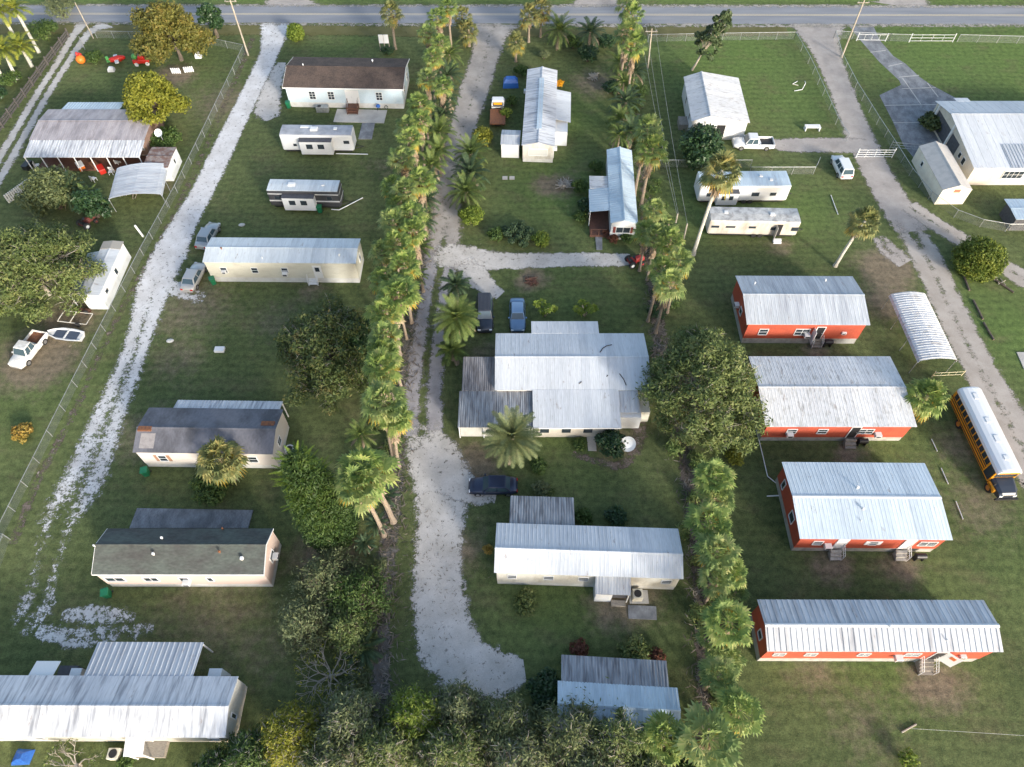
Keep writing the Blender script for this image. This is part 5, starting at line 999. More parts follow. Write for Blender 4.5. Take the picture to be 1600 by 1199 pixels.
def ball(name, label, px, py, r, h, seed, leaves, n=5000, size=.12):
    """clipped round bush: foliage over a dense dome"""
    t = thing(name, label, "bush", P(px, py)); rr = random.Random(seed); cs = []; rs = []
    for i in range(60):
        z = (i + .5) / 60; az = i * GA; q = math.sqrt(max(0, 1 - (1.7 * z - .7) ** 2)); k = rr.uniform(.84, 1); cs.append((math.cos(az) * r * q * .8 * k, math.sin(az) * r * q * .8 * k, h * (.08 + .78 * z))); rs.append(r * .26)
    m = MB(); m.tube([(0, 0, 0), (0, 0, h * .4), (0.05, 0, h * .7)], [.2, .14, .05], 7)
    for k in range(0, 60, 5): m.tube([(0, 0, h * .25), Vector(cs[k]) * .6, cs[k]], [.07, .05, .02], 5)
    m.build("stems", trunk_m, t); leaf_cloud("foliage", leaves, t, cs, rs, n, size, seed, aspect=.55, shell=.4); return t

tree("oak_tree", "wide grey green oak with pale bare twigs over the white storage building", "tree", base(52, 428, 3.5), 7.8, 8.0, 1, L_oak, 34000, .21, 130, 1.6, tr=.24, bark=greybr, twig=8, spread=.17, aspect=.3, shell=.15, ry=8.6)
tree("oak_tree", "tall oak between the big white house and the red houses", "tree", base(1096, 610, 4.2), 9, 6.7, 2, L_oak, 32000, .2, 130, 2.0, tr=.3, bark=greybr, twig=8, spread=.18, aspect=.3, ry=9.0, shell=.15)
tree("hardwood_tree", "bronze green spreading tree beside the road in the top left yard", "tree", base(270, 60, 3.6), 8.4, 6.3, 3, L_brown, 20000, .22, 70, 1.8, spread=.23, twig=2, ry=6.0, shell=.2)
tree("hardwood_tree", "dark green tree behind the bronze green one at the roadside", "tree", base(330, 30, 3), 5.5, 2.3, 4, L_dark, 3500, .22, 16, 1.4)
tree("hardwood_tree", "yellow green tree shading the corner of the porch house roof", "tree", base(238, 160, 3.6), 7.0, 4.8, 5, L_yel2, 13000, .22, 50, 1.8, spread=.24, shell=.2)
shrub("shrub", "dark green undergrowth below the yellow green tree", 262, 228, 2.6, 2.2, 6, L_mid, 2600, .17)
tree("broadleaf_tree", "dark feathery tree in front of the cluttered porch", "tree", base(80, 302, 2.4), 4.6, 4.4, 7, L_oakg, 9500, .2, 26, 1.2)
tree("broadleaf_tree", "dark mixed tree between the arched carport and the left oak", "tree", base(140, 318, 2.2), 3.8, 2.3, 8, L_dark, 3500, .2, 16, 1.0)
tree("broadleaf_tree", "dark olive tree south of the cream mobile home, tight against the left palm row", "tree", base(512, 556, 3.4), 7.2, 6.2, 9, leafmat("dark olive leaf", [(.03, .048, .016), (.062, .09, .026), (.1, .13, .04), (.15, .13, .045)], .2), 24000, .19, 110, 1.4, spread=.18, twig=7, ry=7.8, bark=greybr, aspect=.4); 
t = C.objects[-1] if False else None
tree("broadleaf_tree", "deep green crown between the dark olive tree and the tall palms", "tree", base(558, 540, 3), 5.8, 2.8, 10, L_dark, 6500, .2, 22, 1.2, ry=4.2)
# dense dark conifer with bright upswept tips
def conifer(label, px, py, H, r, seed):
    t = thing("cypress_tree", label, "tree", P(px, py)); rr = random.Random(seed)
    m = MB(); m.tube([(0, 0, 0), (0, 0, H * .6), (0, 0, H * .95)], [.28, .18, .04], 8); m.build("trunk", trunk_m, t)
    cs = []; rs = []
    for i in range(170):
        z = (i + .5) / 170; q = (1 - z) ** .42 * (1 if z > .12 else .8 + z * 1.6); az = i * GA; cs.append((math.cos(az) * r * q * rr.uniform(.72, .95), math.sin(az) * r * q * rr.uniform(.72, .95), .3 + (H - .6) * z)); rs.append(.5 + .35 * q)
    leaf_cloud("crown", L_fir, t, cs, rs, 30000, .17, seed, aspect=.26, shell=.3)
    m = MB()
    for i in range(90):
        z = .5 + .5 * rr.random() ** .8; q = (1 - z) ** .42; az = rr.uniform(0, 6.28); p = Vector((math.cos(az) * r * q * .8, math.sin(az) * r * q * .8, .6 + (H - 1) * z)); d = Vector((math.cos(az), math.sin(az), rr.uniform(.5, 1.2))).normalized()
        feather_leaf(m, p, az, R(rr.uniform(30, 65)), rr.uniform(1.0, 1.7), 12, .2, rr, .35, .07)
    m.build("branch_tips", L_lime if False else leafmat("cypress tip", [(.05, .09, .015), (.1, .16, .02), (.15, .21, .03)], .2), t)
    return t
conifer("dense dark cypress with bright upswept tips between the two left homes and the palm row", 521, 832, 15.0, 2.6, 11)
shrub("shrub", "leafy green bush at the foot of the cabbage palm before the grey roofed home", 335, 765, 2.4, 2.0, 12, L_mid, 2600, .16); shrub("shrub", "dark bush hugging the corner of the grey roofed home beside the cabbage palm", 388, 705, 1.3, 2.4, 13, L_dark, 1300, .16)
for i, (px, py, H, r, mt, lb) in enumerate([(512, 905, 4.0, 3.6, L_grey, "soft grey green thicket right of the pink home"), (560, 935, 4.2, 3.3, L_mid, "leafy thicket beside the litter strip, right of the pink home"), (478, 975, 3.6, 3.0, L_grey, "low greyish thicket below the pink home"), (545, 985, 3.8, 2.6, L_oak, "thin olive thicket above the bare tree")]):
    tree("thicket", lb, "tree", base(px, py, H * .5), H, r, 70 + i, mt, 10000, .15, 60, .5, spread=.22, twig=7, tr=.12, aspect=.28, shell=0)
feather_palm("feather_palm", "small dark feather palm beside the bare grey tree", "palm", P(572, 1020), 1.2, 2.0, 77, 20, L_feather_d, lw=.4)
# bare tree
def bare(name, label, px, py, H, r, seed, n=9, leaves=None, nl=400):
    t = thing(name, label, "tree", base(px, py, H * .45)); rr = random.Random(seed); m = MB(); ends = []
    def grow(p, d, ln, rad, lev):
        q = p + d * ln; mid = p.lerp(q, .5) + Vector((rr.gauss(0, .05), rr.gauss(0, .05), .04)) * ln; m.tube([p, mid, q], [rad, rad * .8, rad * .6], 5 if lev < 2 else 4, False)
        if lev >= 4: ends.append(q); return
        for k in range(rr.choice((2, 3, 3))):
            dd = (d + Vector((rr.gauss(0, .55), rr.gauss(0, .55), rr.gauss(.05, .3)))).normalized(); grow(q, dd, ln * rr.uniform(.62, .85), rad * .58, lev + 1)
    for k in range(n):
        az = k * 6.283 / n + rr.uniform(-.3, .3); grow(Vector((0, 0, .25)), Vector((math.cos(az), math.sin(az), rr.uniform(.4, 1.1))).normalized(), r * .36, .075, 1)
    m.tube([(0, 0, 0), (0, 0, .5)], [.25, .18], 7); m.build("trunk", greybr, t)
    if leaves: leaf_cloud("crown", leaves, t, [tuple(e) for e in ends], [.3] * len(ends), nl, .12, seed, aspect=.4)
    return t
bare("bare_tree", "leafless grey tree beside the litter strip at the lower left", 512, 1050, 4.0, 3.2, 81, 11, L_yel2, 350)
bare("bare_tree", "bare branched bush in front of the bottom left home", 112, 1195, 2.6, 2.6, 82, 8, L_oak, 500)
# belt of trees along the bottom edge
BT = [(455, 1150, 4.8, 3.0, L_yel2, "yellow leaved tree", "golden yellow tree in the bottom belt left of the litter strip"), (545, 1130, 5.2, 3.0, L_grey, "", "pale grey green tree in the bottom belt below the bare tree"), (520, 1195, 5.5, 3.6, L_oakg, "", "dark tree at the bottom edge below the yellow one"), (605, 1180, 5.5, 3.2, L_oak, "", "olive tree at the bottom edge under the end of the litter strip"),
      (650, 1120, 5.0, 2.7, L_lime, "", "lime tinged tree in the bottom belt just left of the drive end"), (715, 1110, 4.6, 2.6, L_grey, "", "feathery grey green tree directly below the drive end"), (700, 1185, 6.0, 3.6, L_oak, "", "broad olive tree at the bottom edge below the drive end"), (785, 1140, 5.0, 3.0, L_oakg, "", "twiggy tree below and right of the drive end"), (810, 1195, 6.0, 3.4, L_grey, "", "grey twiggy tree at the bottom edge left of the pale blue home"),
      (890, 1160, 6.2, 3.8, L_oakg, "", "grey green tree covering the left front of the pale blue bottom home"), (965, 1165, 6.2, 3.6, L_oak, "", "dense olive tree covering the middle front of the pale blue bottom home"), (930, 1215, 6, 3.6, L_grey, "", "tree cut by the bottom edge below the pale blue home"), (1010, 1215, 5, 2.8, L_oakg, "", "tree cut by the bottom edge left of the bright small fan palm"), (390, 1190, 4.2, 2.8, L_mid, "", "dark green tree at the right end of the bottom left home"), (330, 1215, 3.5, 2.4, L_mid, "", "leafy shrubby tree cut by the bottom edge near the beige heat pump"), (1085, 1205, 4, 2.2, L_mid, "", "bushy growth at the bottom end of the right palm row")]
for i, (px, py, H, r, mt, _, lb) in enumerate(BT):
    tree("belt_tree", lb, "tree", base(px, py, H * .6), H, r, 90 + i, mt, 11000, .15, 90, .8, spread=.2, twig=10, tr=.16, aspect=.26, bark=greybr, shell=0)
shrub("shrub", "dark leafy bush left of the bottom grey porch roof", 850, 1085, 1.6, 2.6, 110, L_dark, 2200, .18)
# shrubs, bushes and flowers
ball("round_bush", "big clipped round bush at the fork of the right lane", 1519, 420, 3.1, 4.2, 120, leafmat("round bush leaf", [(.045, .07, .012), (.1, .14, .018), (.19, .21, .03)], .2), 14000, .13)
ball("round_bush", "clipped round green bush by the road beside the shell gravel drive", 464, 61, 1.5, 2.6, 121, L_lime, 3600, .13)
shrub("shrub", "yellow green bush beside the small white shed and flatbed truck", 755, 222, 1.7, 2.0, 122, L_yel2, 2200, .14, "bush"); shrub("shrub", "yellow green bush at the drive fork below the date palms", 737, 348, 1.9, 2.2, 123, L_lime, 3200, .13, "bush"); shrub("shrub", "dark rounded bush before the front wall of the big white house", 953, 702, 1.75, 2.3, 124, L_dark, 3200, .15, "bush")
shrub("shrub", "palm like bush on the concrete pad beside the right edge house", 1454, 202, 2.4, 2.0, 125, L_feather and leafmat("olive bush leaf", [(.04, .055, .02), (.075, .1, .03), (.14, .14, .05)], .2), 2600, .2, "bush")
tree("mango_tree", "dark glossy round tree below the white gable house", "tree", base(1098, 228, 2.6), 5.0, 3.7, 126, L_dark, 8000, .24, 36, 1.0, spread=.3, aspect=.45)
# leaning thin tree by the right field
t = tree("leaning_tree", "thin leaning tree with sparse dark leaves behind the white gable house", "tree", P(1081, 110), 9.5, 2.6, 127, leafmat("sparse leaf", [(.03, .05, .02), (.06, .09, .035), (.1, .13, .055)], .15), 3400, .24, 40, 2.2, tr=.16, bark=polewood, lean=(3.4, .3), spread=.2)
for i, (px, py, r, h, mt, n, lb) in enumerate([(808, 372, 2.7, 1.4, L_feather_d, 2600, "low strappy hedge on the corner of the pale side drive"), (845, 380, 1.4, 1.2, L_lime, 1200, "lime clump at the right end of the strappy hedge"), (775, 372, 1.2, 1.2, L_mid, 1000, "green clump at the left end of the strappy hedge"),
    (905, 300, 1.3, 1.9, L_mid, 1500, "upper one of the leafy shrubs left of the pale blue porch"), (915, 330, 1.3, 1.8, L_dark, 1500, "dark shrub left of the pale blue porch"), (930, 268, 1.2, 1.8, L_mid, 1200, "shrub above the white box on the pale blue roofed home"), (905, 345, 1.0, 1.3, L_mid, 900, "lowest shrub in the bed left of the pale blue porch"),
    (918, 96, 1.9, 2.4, L_dark, 2200, "dark bush with gold highlights behind the white end on home"), (895, 75, 1.7, 2.0, L_mid, 1600, "green bush below the full dark feather palm"), (955, 145, 1.6, 1.7, L_dark, 1500, "dark bush left of the low palms under the right row"), (945, 75, 1.7, 2.2, L_dark, 1700, "dark thicket near the road beside the skirted right palms"), (815, 118, 1.3, 1.6, L_mid, 1200, "fern green bush at the far end of the white end on home"), (850, 92, 1.0, 1.4, L_grey, 700, "thin pale shrub beyond the ridge of the white end on home"),
    (790, 185, 1.0, 1.6, L_lime, 1000, "lime shrub between flatbed truck and white end on home"), (800, 165, 1.0, 1.6, L_mid, 900, "green shrub at the rear left of the white end on home"), (957, 378, .8, 1.0, L_red, 500, "dark red leaved plant at the foot of the shuttered gable"), (978, 378, 1.0, 1.2, L_mid, 800, "green shrub right of the dark red plant"), (946, 368, .5, .9, L_red, 300, "small red flowering plant on the stepping path"),
    (840, 732, 1.0, 1.0, L_mid, 800, "green clump above the grey rear porch of the near white home"), (845, 768, 1.0, 1.1, L_grey, 700, "bluish rosette shrub right of the navy sedan"), (855, 772, .8, .7, L_oak, 500, "olive ground shrub touching the grey rear porch"), (912, 812, 1.0, 1.0, L_mid, 700, "left one of two strappy plants behind the near white home"), (962, 812, 1.2, 1.1, L_dark, 800, "right one of two strappy plants behind the near white home"), (763, 862, .5, 1.0, L_croton, 300, "thin croton at the left end of the near white home"),
    (905, 697, .9, .7, L_mid, 600, "low shrub left of the short front walk"), (990, 1025, 1.6, 1.5, L_oak, 1100, "spindly shrub behind the bottom grey corrugated porch"), (905, 1018, 1.0, .9, L_red, 500, "reddish shrub behind the left end of the bottom grey porch"), (1025, 1028, .8, .9, L_red, 400, "reddish shrub behind the right end of the bottom grey porch"), (820, 945, 1.4, 1.1, L_oak, 700, "sparse reddish green shrub on the lawn below the near white home"),
    (38, 680, 1.35, 1.0, L_croton, 900, "orange yellow croton shrub alone on the left lawn"), (873, 137, .8, 1.3, L_org, 600, "orange flowering bush beside the white end on home"), (150, 96, 1.5, 1.5, L_mid, 1200, "green island bush among the lawn ornaments"), (1145, 718, 1.1, 1.3, L_yel2, 800, "gold green shrub at the foot of the central oak"), (1035, 470, 1.6, 2.0, L_dark, 1500, "dark undergrowth at the foot of the skirted palms by the lawn"), (1025, 495, 1.2, 1.6, L_dark, 1100, "lower dark undergrowth beside the skirted palms by the lawn"),
    (1415, 1192, .9, 1.2, L_lime, 260, "wispy pale sapling at the bottom edge of the right lawn"), (200, 1192, .8, .8, L_mid, 500, "low weeds beside the bottom left porch deck"), (100, 25, 3.0, 3.0, L_grey, 2500, "brown grey brush pile beyond the end of the wooden fence"), (75, 60, 2.6, 2.6, L_mid, 2200, "green undergrowth between royal palms and brush"), (20, 130, 2.0, 1.6, L_mid, 1400, "green undergrowth at the foot of the royal palms"), (0, 155, 1.8, 1.4, L_dark, 1000, "dark undergrowth at the left edge by the wooden fence"), (1440, 1010, .01, .2, L_mid, 4, "")]):
    if lb: shrub("shrub", lb, px, py, r, h, 130 + i, mt, n, .15)
# banana like clumps before the big white house
def banana(label, px, py, seed):
    t = thing("banana_clump", label, "plant", P(px, py)); rr = random.Random(seed); m = MB(); l = MB()
    for k in range(6):
        az = k * 1.05 + rr.uniform(-.3, .3); tp = Vector((math.cos(az) * rr.uniform(.5, 1.1), math.sin(az) * rr.uniform(.4, .9), rr.uniform(1.2, 2.4))); m.tube([(0, 0, 0), tp * .5 + Vector((0, 0, .3)), tp], [.09, .08, .06], 5)
        for j in range(9): fan_leaf(l, tp, j * GA, R(rr.uniform(-20, 70)), .12, rr.uniform(.45, .65), 5, rr, .5)
    m.build("stems", polewood, t); l.build("leaves", L_lime, t); return t
banana("left one of two lime tufted yucca clumps behind the big white house", 851, 494, 1); banana("right one of two lime tufted yucca clumps behind the big white house", 913, 494, 2)

# ------------------------------------------------------------------ fences, poles, wires
def linkmat():
    m = bpy.data.materials.new("chain link"); m.use_nodes = True; t = m.node_tree; b = t.nodes["Principled BSDF"]; b.inputs["Base Color"].default_value = (.3, .32, .32, 1); b.inputs["Metallic"].default_value = .3
    tc = t.nodes.new("ShaderNodeTexCoord"); ch = t.nodes.new("ShaderNodeTexWave"); ch.wave_type = 'BANDS'; ch.bands_direction = 'DIAGONAL'; ch.inputs["Scale"].default_value = 6; t.links.new(tc.outputs["Object"], ch.inputs[0])
    r = ramp(t, .9, .97); t.links.new(ch.outputs["Fac"], r.inputs[0]); tp = t.nodes.new("ShaderNodeBsdfTransparent"); mx = t.nodes.new("ShaderNodeMixShader"); t.links.new(r.outputs[0], mx.inputs[0]); t.links.new(tp.outputs[0], mx.inputs[1]); t.links.new(b.outputs[0], mx.inputs[2]); t.links.new(mx.outputs[0], t.nodes["Material Output"].inputs[0]); return m
LINK = linkmat()
def chain(label, pix, h=1.25, sp=3.0):
    pts = [P(a, b) for a, b in pix]; c0 = pts[0]; t = thing("chain_link_fence", label, "fence", c0); pts = [p - c0 for p in pts]; rail = MB(); mesh = MB(); ps = []
    for a, b in zip(pts, pts[1:]):
        L = (b - a).length; n = max(1, round(L / sp)); 
        for i in range(n): ps.append(a.lerp(b, i / n))
        mesh.poly([a + Vector((0, 0, .05)), b + Vector((0, 0, .05)), b + Vector((0, 0, h)), a + Vector((0, 0, h))])
    ps.append(pts[-1]); rail.tube([p + Vector((0, 0, h)) for p in pts], .032, 5); rail.build("top_rail", steel, t); mesh.build("wire_mesh", LINK, t)
    for p in ps[:100]: m = MB(); m.tube([p, p + Vector((0, 0, h + .06))], .04, 5); m.build("post", steel, t)
    return t
chain("long chain link fence running down the left side of the shell gravel drive", [(384, 82), (330, 195), (278, 302), (225, 400), (165, 518), (121, 605), (62, 724), (4, 840), (-14, 880)])
chain("chain link fence along the roadside of the bronze tree yard", [(152, 60), (205, 61), (300, 64), (384, 82)]); chain("short chain link return at the left edge beside the gravel track", [(4, 840), (16, 843), (-6, 905)])
chain("chain link fence along the road in front of the right field", [(1012, 66), (1100, 64), (1240, 62)]); chain("chain link fence down the left side of the right lane", [(1240, 62), (1262, 100), (1285, 150), (1305, 195), (1322, 222)])
chain("chain link fence between the right lane and the concrete driveway", [(1302, 60), (1312, 95), (1335, 140), (1369, 195), (1395, 235), (1420, 275), (1450, 312), (1490, 340), (1530, 355), (1570, 362), (1640, 362)])
chain("chain link fence along the road in front of the concrete driveway lawn", [(1302, 60), (1388, 65)]); chain("chain link fence along the road right of the double pipe gate", [(1495, 66), (1650, 70)]); chain("short chain link fence beside the blue roofed trailer and white suv", [(1170, 273), (1270, 273), (1277, 258)]); chain("chain link fence section between pipe gate and concrete driveway", [(1388, 65), (1420, 66)])
chain("chain link fence section behind the cabbage palm and dark tree", [(1020, 262), (1172, 262)])
def pipe_gate(label, p, q, h=1.2, n=3, mat=None, wide=True):
    a, b = P(*p), P(*q); L = (b - a).length; t = thing("pipe_gate", label, "gate", a, math.atan2(b.y - a.y, b.x - a.x)); mat = mat or trim
    for x in (0, L): m = MB(); m.tube([(x, 0, 0), (x, 0, h + .25)], .06, 6); m.build("gate_post", mat, t)
    m = MB()
    for k in range(n): z = .2 + (h - .2) * k / (n - 1); m.tube([(.06, 0, z), (L - .06, 0, z)], .03, 5)
    for k in range(1, 4): m.tube([(L * k / 4, 0, .2), (L * k / 4, 0, h)], .025, 5)
    m.build("gate_leaf", mat, t); return t
pipe_gate("white double pipe gate along the road before the green lawn", (1420, 66), (1488, 66)); pipe_gate("white pipe gate standing across the right lane", (1337, 247), (1393, 247), 1.3, 4); pipe_gate("white pipe gate across the concrete driveway by the road", (1338, 64), (1383, 65), 1.1, 2)
pipe_gate("low pale timber rail behind the end of the long arched carport", (1456, 589), (1502, 587), .7, 2, M("pale yellow timber", (.62, .55, .36), .7)); pipe_gate("tall steel gate panel leaning between shed and lane", (1390, 232), (1436, 236), 1.0, 3, steel)
# dark wooden fence at the left
a = [(108, 58), (75, 102), (40, 152), (5, 200), (-35, 260)]; c0 = P(*a[0]); t = thing("wooden_fence", "dark weathered wooden fence beside the royal palms", "fence", c0); pts = [P(*q) - c0 for q in a]; pts = [p + Vector((0, 0, 0)) for p in pts]
dk = M("dark weathered boards", (.1, .09, .085), .9, (.06, .055, .05), 3)
for s_, e_ in zip(pts, pts[1:]):
    d = (e_ - s_); n = Vector((-d.y, d.x, 0)).normalized() * .02
    for k in range(3):
        f0, f1 = k / 3, (k + 1) / 3; p, q = s_.lerp(e_, f0 + .005), s_.lerp(e_, f1 - .005); m = MB()
        for za, zb in ((.12, .38), (.5, .76), (.88, 1.14)): m.add([v + Vector((0, 0, z_)) for z_ in (za, zb) for v in (p - n, p + n, q + n, q - n)], [(0, 1, 2, 3), (7, 6, 5, 4), (0, 4, 5, 1), (1, 5, 6, 2), (2, 6, 7, 3), (3, 7, 4, 0)])
        m.build("rail_boards", dk, t); m = MB(); r_ = n * 6; m.box(p.x + r_.x - .08, p.x + r_.x + .08, p.y + r_.y - .08, p.y + r_.y + .08, 0, 1.5); m.build("post", dk, t)
pts = [P(838, 676), P(915, 676)]; t = thing("picket_fence", "low weathered picket fence against the front of the big white house", "fence", pts[0], 0); L = (pts[1] - pts[0]).length; n = int(L / .16)
m = MB()
for k in range(n): m.box(k * .16, k * .16 + .11, -.015, .015, 0, .95 + .05 * math.sin(k * 2.3))
m.build("pickets", brownwood if False else wood, t); m = MB(); m.box(0, L, .016, .06, .3, .38); m.box(0, L, .016, .06, .7, .78); m.build("rails", wood, t)
def pole(label, bpx, tpx, z, r=.14, arm=True, name="utility_pole", mat=None):
    b = P(*bpx); tp = P(tpx[0], tpx[1], z) - b; tp.x *= .35; tp.y *= .35; t = thing(name, label, "pole", b); m = MB(); m.tube([(0, 0, 0), tp * .5 , tp], [r, r * .85, r * .7], 8); m.build("shaft", mat or polewood, t)
    if arm:
        m = MB(); m.box(tp.x - .9, tp.x + .9, tp.y - .06, tp.y + .06, tp.z - .5, tp.z - .38); m.build("crossarm", wood, t)
        for k in (-.75, 0, .75): m = MB(); m.tube([(tp.x + k, tp.y, tp.z - .379), (tp.x + k, tp.y, tp.z - .18)], .05, 6); m.build("insulator", steel, t)
    return t, b + tp
pole("tall utility pole at the top right corner of the bronze tree yard", (388, 87), (357, -2), 9.0); _, pR = pole("tall utility pole beside the right lane near the road", (1315, 90), (1351, -2), 9.0)
_, q1 = pole("left one of two short grey utility poles beside the right palm row", (1052, 366), (1059, 325), 2.9, .13, False); _, q2 = pole("right one of two short grey utility poles beside the right palm row", (1066, 382), (1075, 340), 2.9, .13, False)
for q, nm in ((q1, 0), (q2, 1)): m = MB(); m.box(q.x - .28, q.x + .28, q.y - .28, q.y - .02, q.z - .75, q.z - .2); 
pole("light pole beside the orange lawn ornament at the top left", (146, 60), (121, 18), 6.5, .1, False); _, s1 = pole("slim grey service pole between orange ornament and drive", (133, 78), (127, 62), 2.5, .07, False, "service_pole", steel)
def wire(label, p, q, sag=.8, r=.014):
    p = Vector(p); q = Vector(q); t = MB(); o_ = (p + q) / 2; pts = [p.lerp(q, i / 14) - o_ - Vector((0, 0, sag * 4 * (i / 14) * (1 - i / 14))) for i in range(15)]; t.tube(pts, r, 4); o = t.build("overhead_wire", M("grey wire", (.35, .36, .36), .5, grain=0)); o.location = o_; tag(o, label, "wire", "overhead wires beside the right palm row")
far = P(1003, 30, 6.0)
wire("leftmost of the thin overhead wires beside the right palm row", q1 + Vector((-.1, 0, -.05)), P(1000, 42, 6.2), .6); wire("middle one of the thin overhead wires beside the right palm row", q1 + Vector((.1, 0, -.05)), P(1010, 42, 6.2), .7); wire("rightmost of the thin overhead wires beside the right palm row", q2, P(1024, 42, 6.2), .6)
pole("grey utility pole among the palms near the road", (1012, 108), (1012, 42), 6.3, .12, True)
# ------------------------------------------------------------------ yard things
def bin_(label, px, py, rz=0):
    t = thing("wheelie_bin", label, "bin", P(px, py), rz, "green wheeled bins"); m = MB(); m.loft([[Vector((x * s, y * s, z)) for x, y in ((-.3, -.33), (.3, -.33), (.3, .33), (-.3, .33))] for z, s in ((.06, .8), (1.0, 1.0))]); m.build("bin_body", greenbin, t, bevel=.03)
    m = MB(); m.box(-.34, .34, -.38, .34, 1.003, 1.08); m.build("lid", greenbin, t, bevel=.03); m = MB(); m.tube([(-.25, .4, .95), (.25, .4, .95)], .03, 6); m.build("handle", greenbin, t)
    for sx in (-1, 1): m = MB(); m.tube([(sx * .28, .28, .1), (sx * .34, .28, .1)], .1, 10); m.build("wheel", rubber, t)
bin_("green wheeled bin at the left corner of the white and blue house", 452, 169); bin_("green wheeled bin against the charcoal striped trailer", 501, 332); bin_("green wheeled bin at the corner of the cream mobile home by the pale silver sedan", 335, 444, .5); bin_("green wheeled bin left of the grey roofed home with shutters", 231, 742, .2); bin_("green wheeled bin at the left corner of the pink mobile home", 171, 931, .3)
t = thing("generator_cabinet", "grey green utility cabinet under the windows of the white and blue house", "cabinet", P(505, 174)); m = MB(); m.box(-.9, .9, -.4, .4, 0, .85); m.build("cabinet_body", steel, t, bevel=.03); m = MB(); m.tube([(-.4, 0, .851), (-.4, 0, .89)], .28, 12); m.build("fan_grille", black, t)
t = thing("kettle_grill", "blue kettle grill on the patio by the white and blue house", "grill", P(592, 173)); m = MB(); m.sphere((0, 0, .75), .34, 12, 6, (1, 1, .75)); m.build("bowl", bluep, t, True); 
for k in range(3): m = MB(); m.tube([(.2 * math.cos(k * 2.1), .2 * math.sin(k * 2.1), .55), (.35 * math.cos(k * 2.1), .35 * math.sin(k * 2.1), 0)], .02, 5); m.build("leg", black, t)
m = MB(); m.tube([(.25 * math.cos(i * .45), -.02, .5 + .25 * math.sin(i * .45)) for i in range(15)], .05, 5); o = m.build("garden_hose", M("dark hose", (.06, .08, .06), .6)); p = P(604, 171); o.location = (p.x, p.y, -.15); tag(o, "coiled dark hose at the wall right of the blue grill", "hose")
def board_sign(label, px, py):
    t = thing("yard_sign", label, "sign", P(px, py)); 
    for x in (-.75, 0, .75): m = MB(); m.box(x - .05, x + .05, .03, .12, 0, 2.6); m.build("post", polewood, t)
    for x in (-.4, .4): m = MB(); m.box(x - .36, x + .36, -.02, .028, 1.3, 2.7); m.build("panel", trim, t)
board_sign("pair of blank white sign panels under the lone roadside fan palm", 602, 80)
shrub("shrub", "dark low bush under the white sign panels", 606, 83, 1.4, .9, 260, L_dark, 900, .14)
def pipe(label, pix, r=.06, z=.08, cat="pipe", mat=None):
    pts = [P(*q) for q in pix]; c = pts[0]; m = MB(); m.tube([p - c + Vector((0, 0, z)) for p in pts], r, 6); o = m.build("drain_pipe", mat or trim); o.location = c; tag(o, label, cat)
pipe("short white drain pipe lying beside the white trailer", [(525, 241), (575, 242)]); pipe("bent white drain pipe on the grass beside the striped trailer", [(518, 328), (530, 329), (567, 310)]); pipe("long thin white pipe on the grass left of the third red house", [(1176, 652), (1186, 690), (1199, 745), (1214, 757)], .05); pipe("white pipe stub at the left wall of the third red house", [(1198, 776), (1218, 775)], .07); pipe("white fallen rail across the lawn left of the arched carport", [(1298, 306), (1309, 336)], .05)
for i, (p, q) in enumerate((((1455, 687), (1464, 706)), ((1470, 732), (1481, 757)), ((1493, 784), (1504, 812)))): pipe(["upper one of three fallen white rails between red houses and bus", "middle one of three fallen white rails between red houses and bus", "lowest one of three fallen white rails below the bus"][i], [p, q], .045)
pipe("pale plank lying on the lawn at the lower right", [(1408, 1145), (1431, 1132)], .07, .08, "plank", polewood); pipe("fallen white stake on the lawn right of the tall palm pole", [(1424, 1139), (1600, 1150)], .007, .1, "cord")
m = MB(); m.box(-.09, .09, -.09, .09, 0, 1.9); o = m.build("marker_post", trim); o.location = P(224, 370); tag(o, "single white post on the lawn beside the left fence", "post"); o.rotation_euler = (0, R(-8), 0)
def bench(label, px, py):
    t = thing("bench", label, "bench", P(px, py)); 
    for k in range(3): m = MB(); m.box(-1.1, 1.1, -.42 + k * .3, -.2 + k * .3, .55, .62); m.build("slat", trim, t)
    for x in (-1, 1): m = MB(); m.box(x - .06, x + .06, -.4, .4, 0, .549); m.build("leg", trim, t)
bench("white slatted bench on the grass above the gravel spur", 1268, 203)
t = thing("swing_frame", "collapsed pale swing frame lying in the right field", "frame", P(1252, 137)); m = MB(); m.tube([(-1.2, .8, .1), (-.4, .4, .1)], .06, 5); m.build("frame_tube", cream, t)
for a_, b_ in (((-1.3, -1.0, .06), (0, -.6, .06)), ((0, -.6, .06), (.6, .4, .5)), ((.6, .4, .5), (.9, 1.6, .06)), ((-.2, 1.6, .06), (-1.2, .8, .06))): m = MB(); m.tube([a_, b_], .05, 5); m.build("frame_tube", trim, t)
t = thing("satellite_dish", "large white satellite dish beside the dark bush by the white house", "dish", P(978, 700)); m = MB(); m.tube([(0, 0, 0), (0, 0, 1.2)], .05, 6); m.build("mast", steel, t); m = MB(); m.tube([(0, -.1, 1.15), (0, -.2, 1.2), (0, -.35, 1.35)], [.1, .5, .8], 16, False); o = m.build("reflector", white, t)
t = thing("satellite_dish", "round white dish on a mast at the small white lean-to shed", "dish", P(262, 235)); m = MB(); m.tube([(0, 0, 0), (0, 0, 3)], .05, 6); m.build("mast", steel, t); m = MB(); m.tube([(0, -.05, 2.9), (0, -.2, 2.95), (0, -.3, 3.05)], [.1, .4, .55], 14, False); m.build("reflector", white, t)
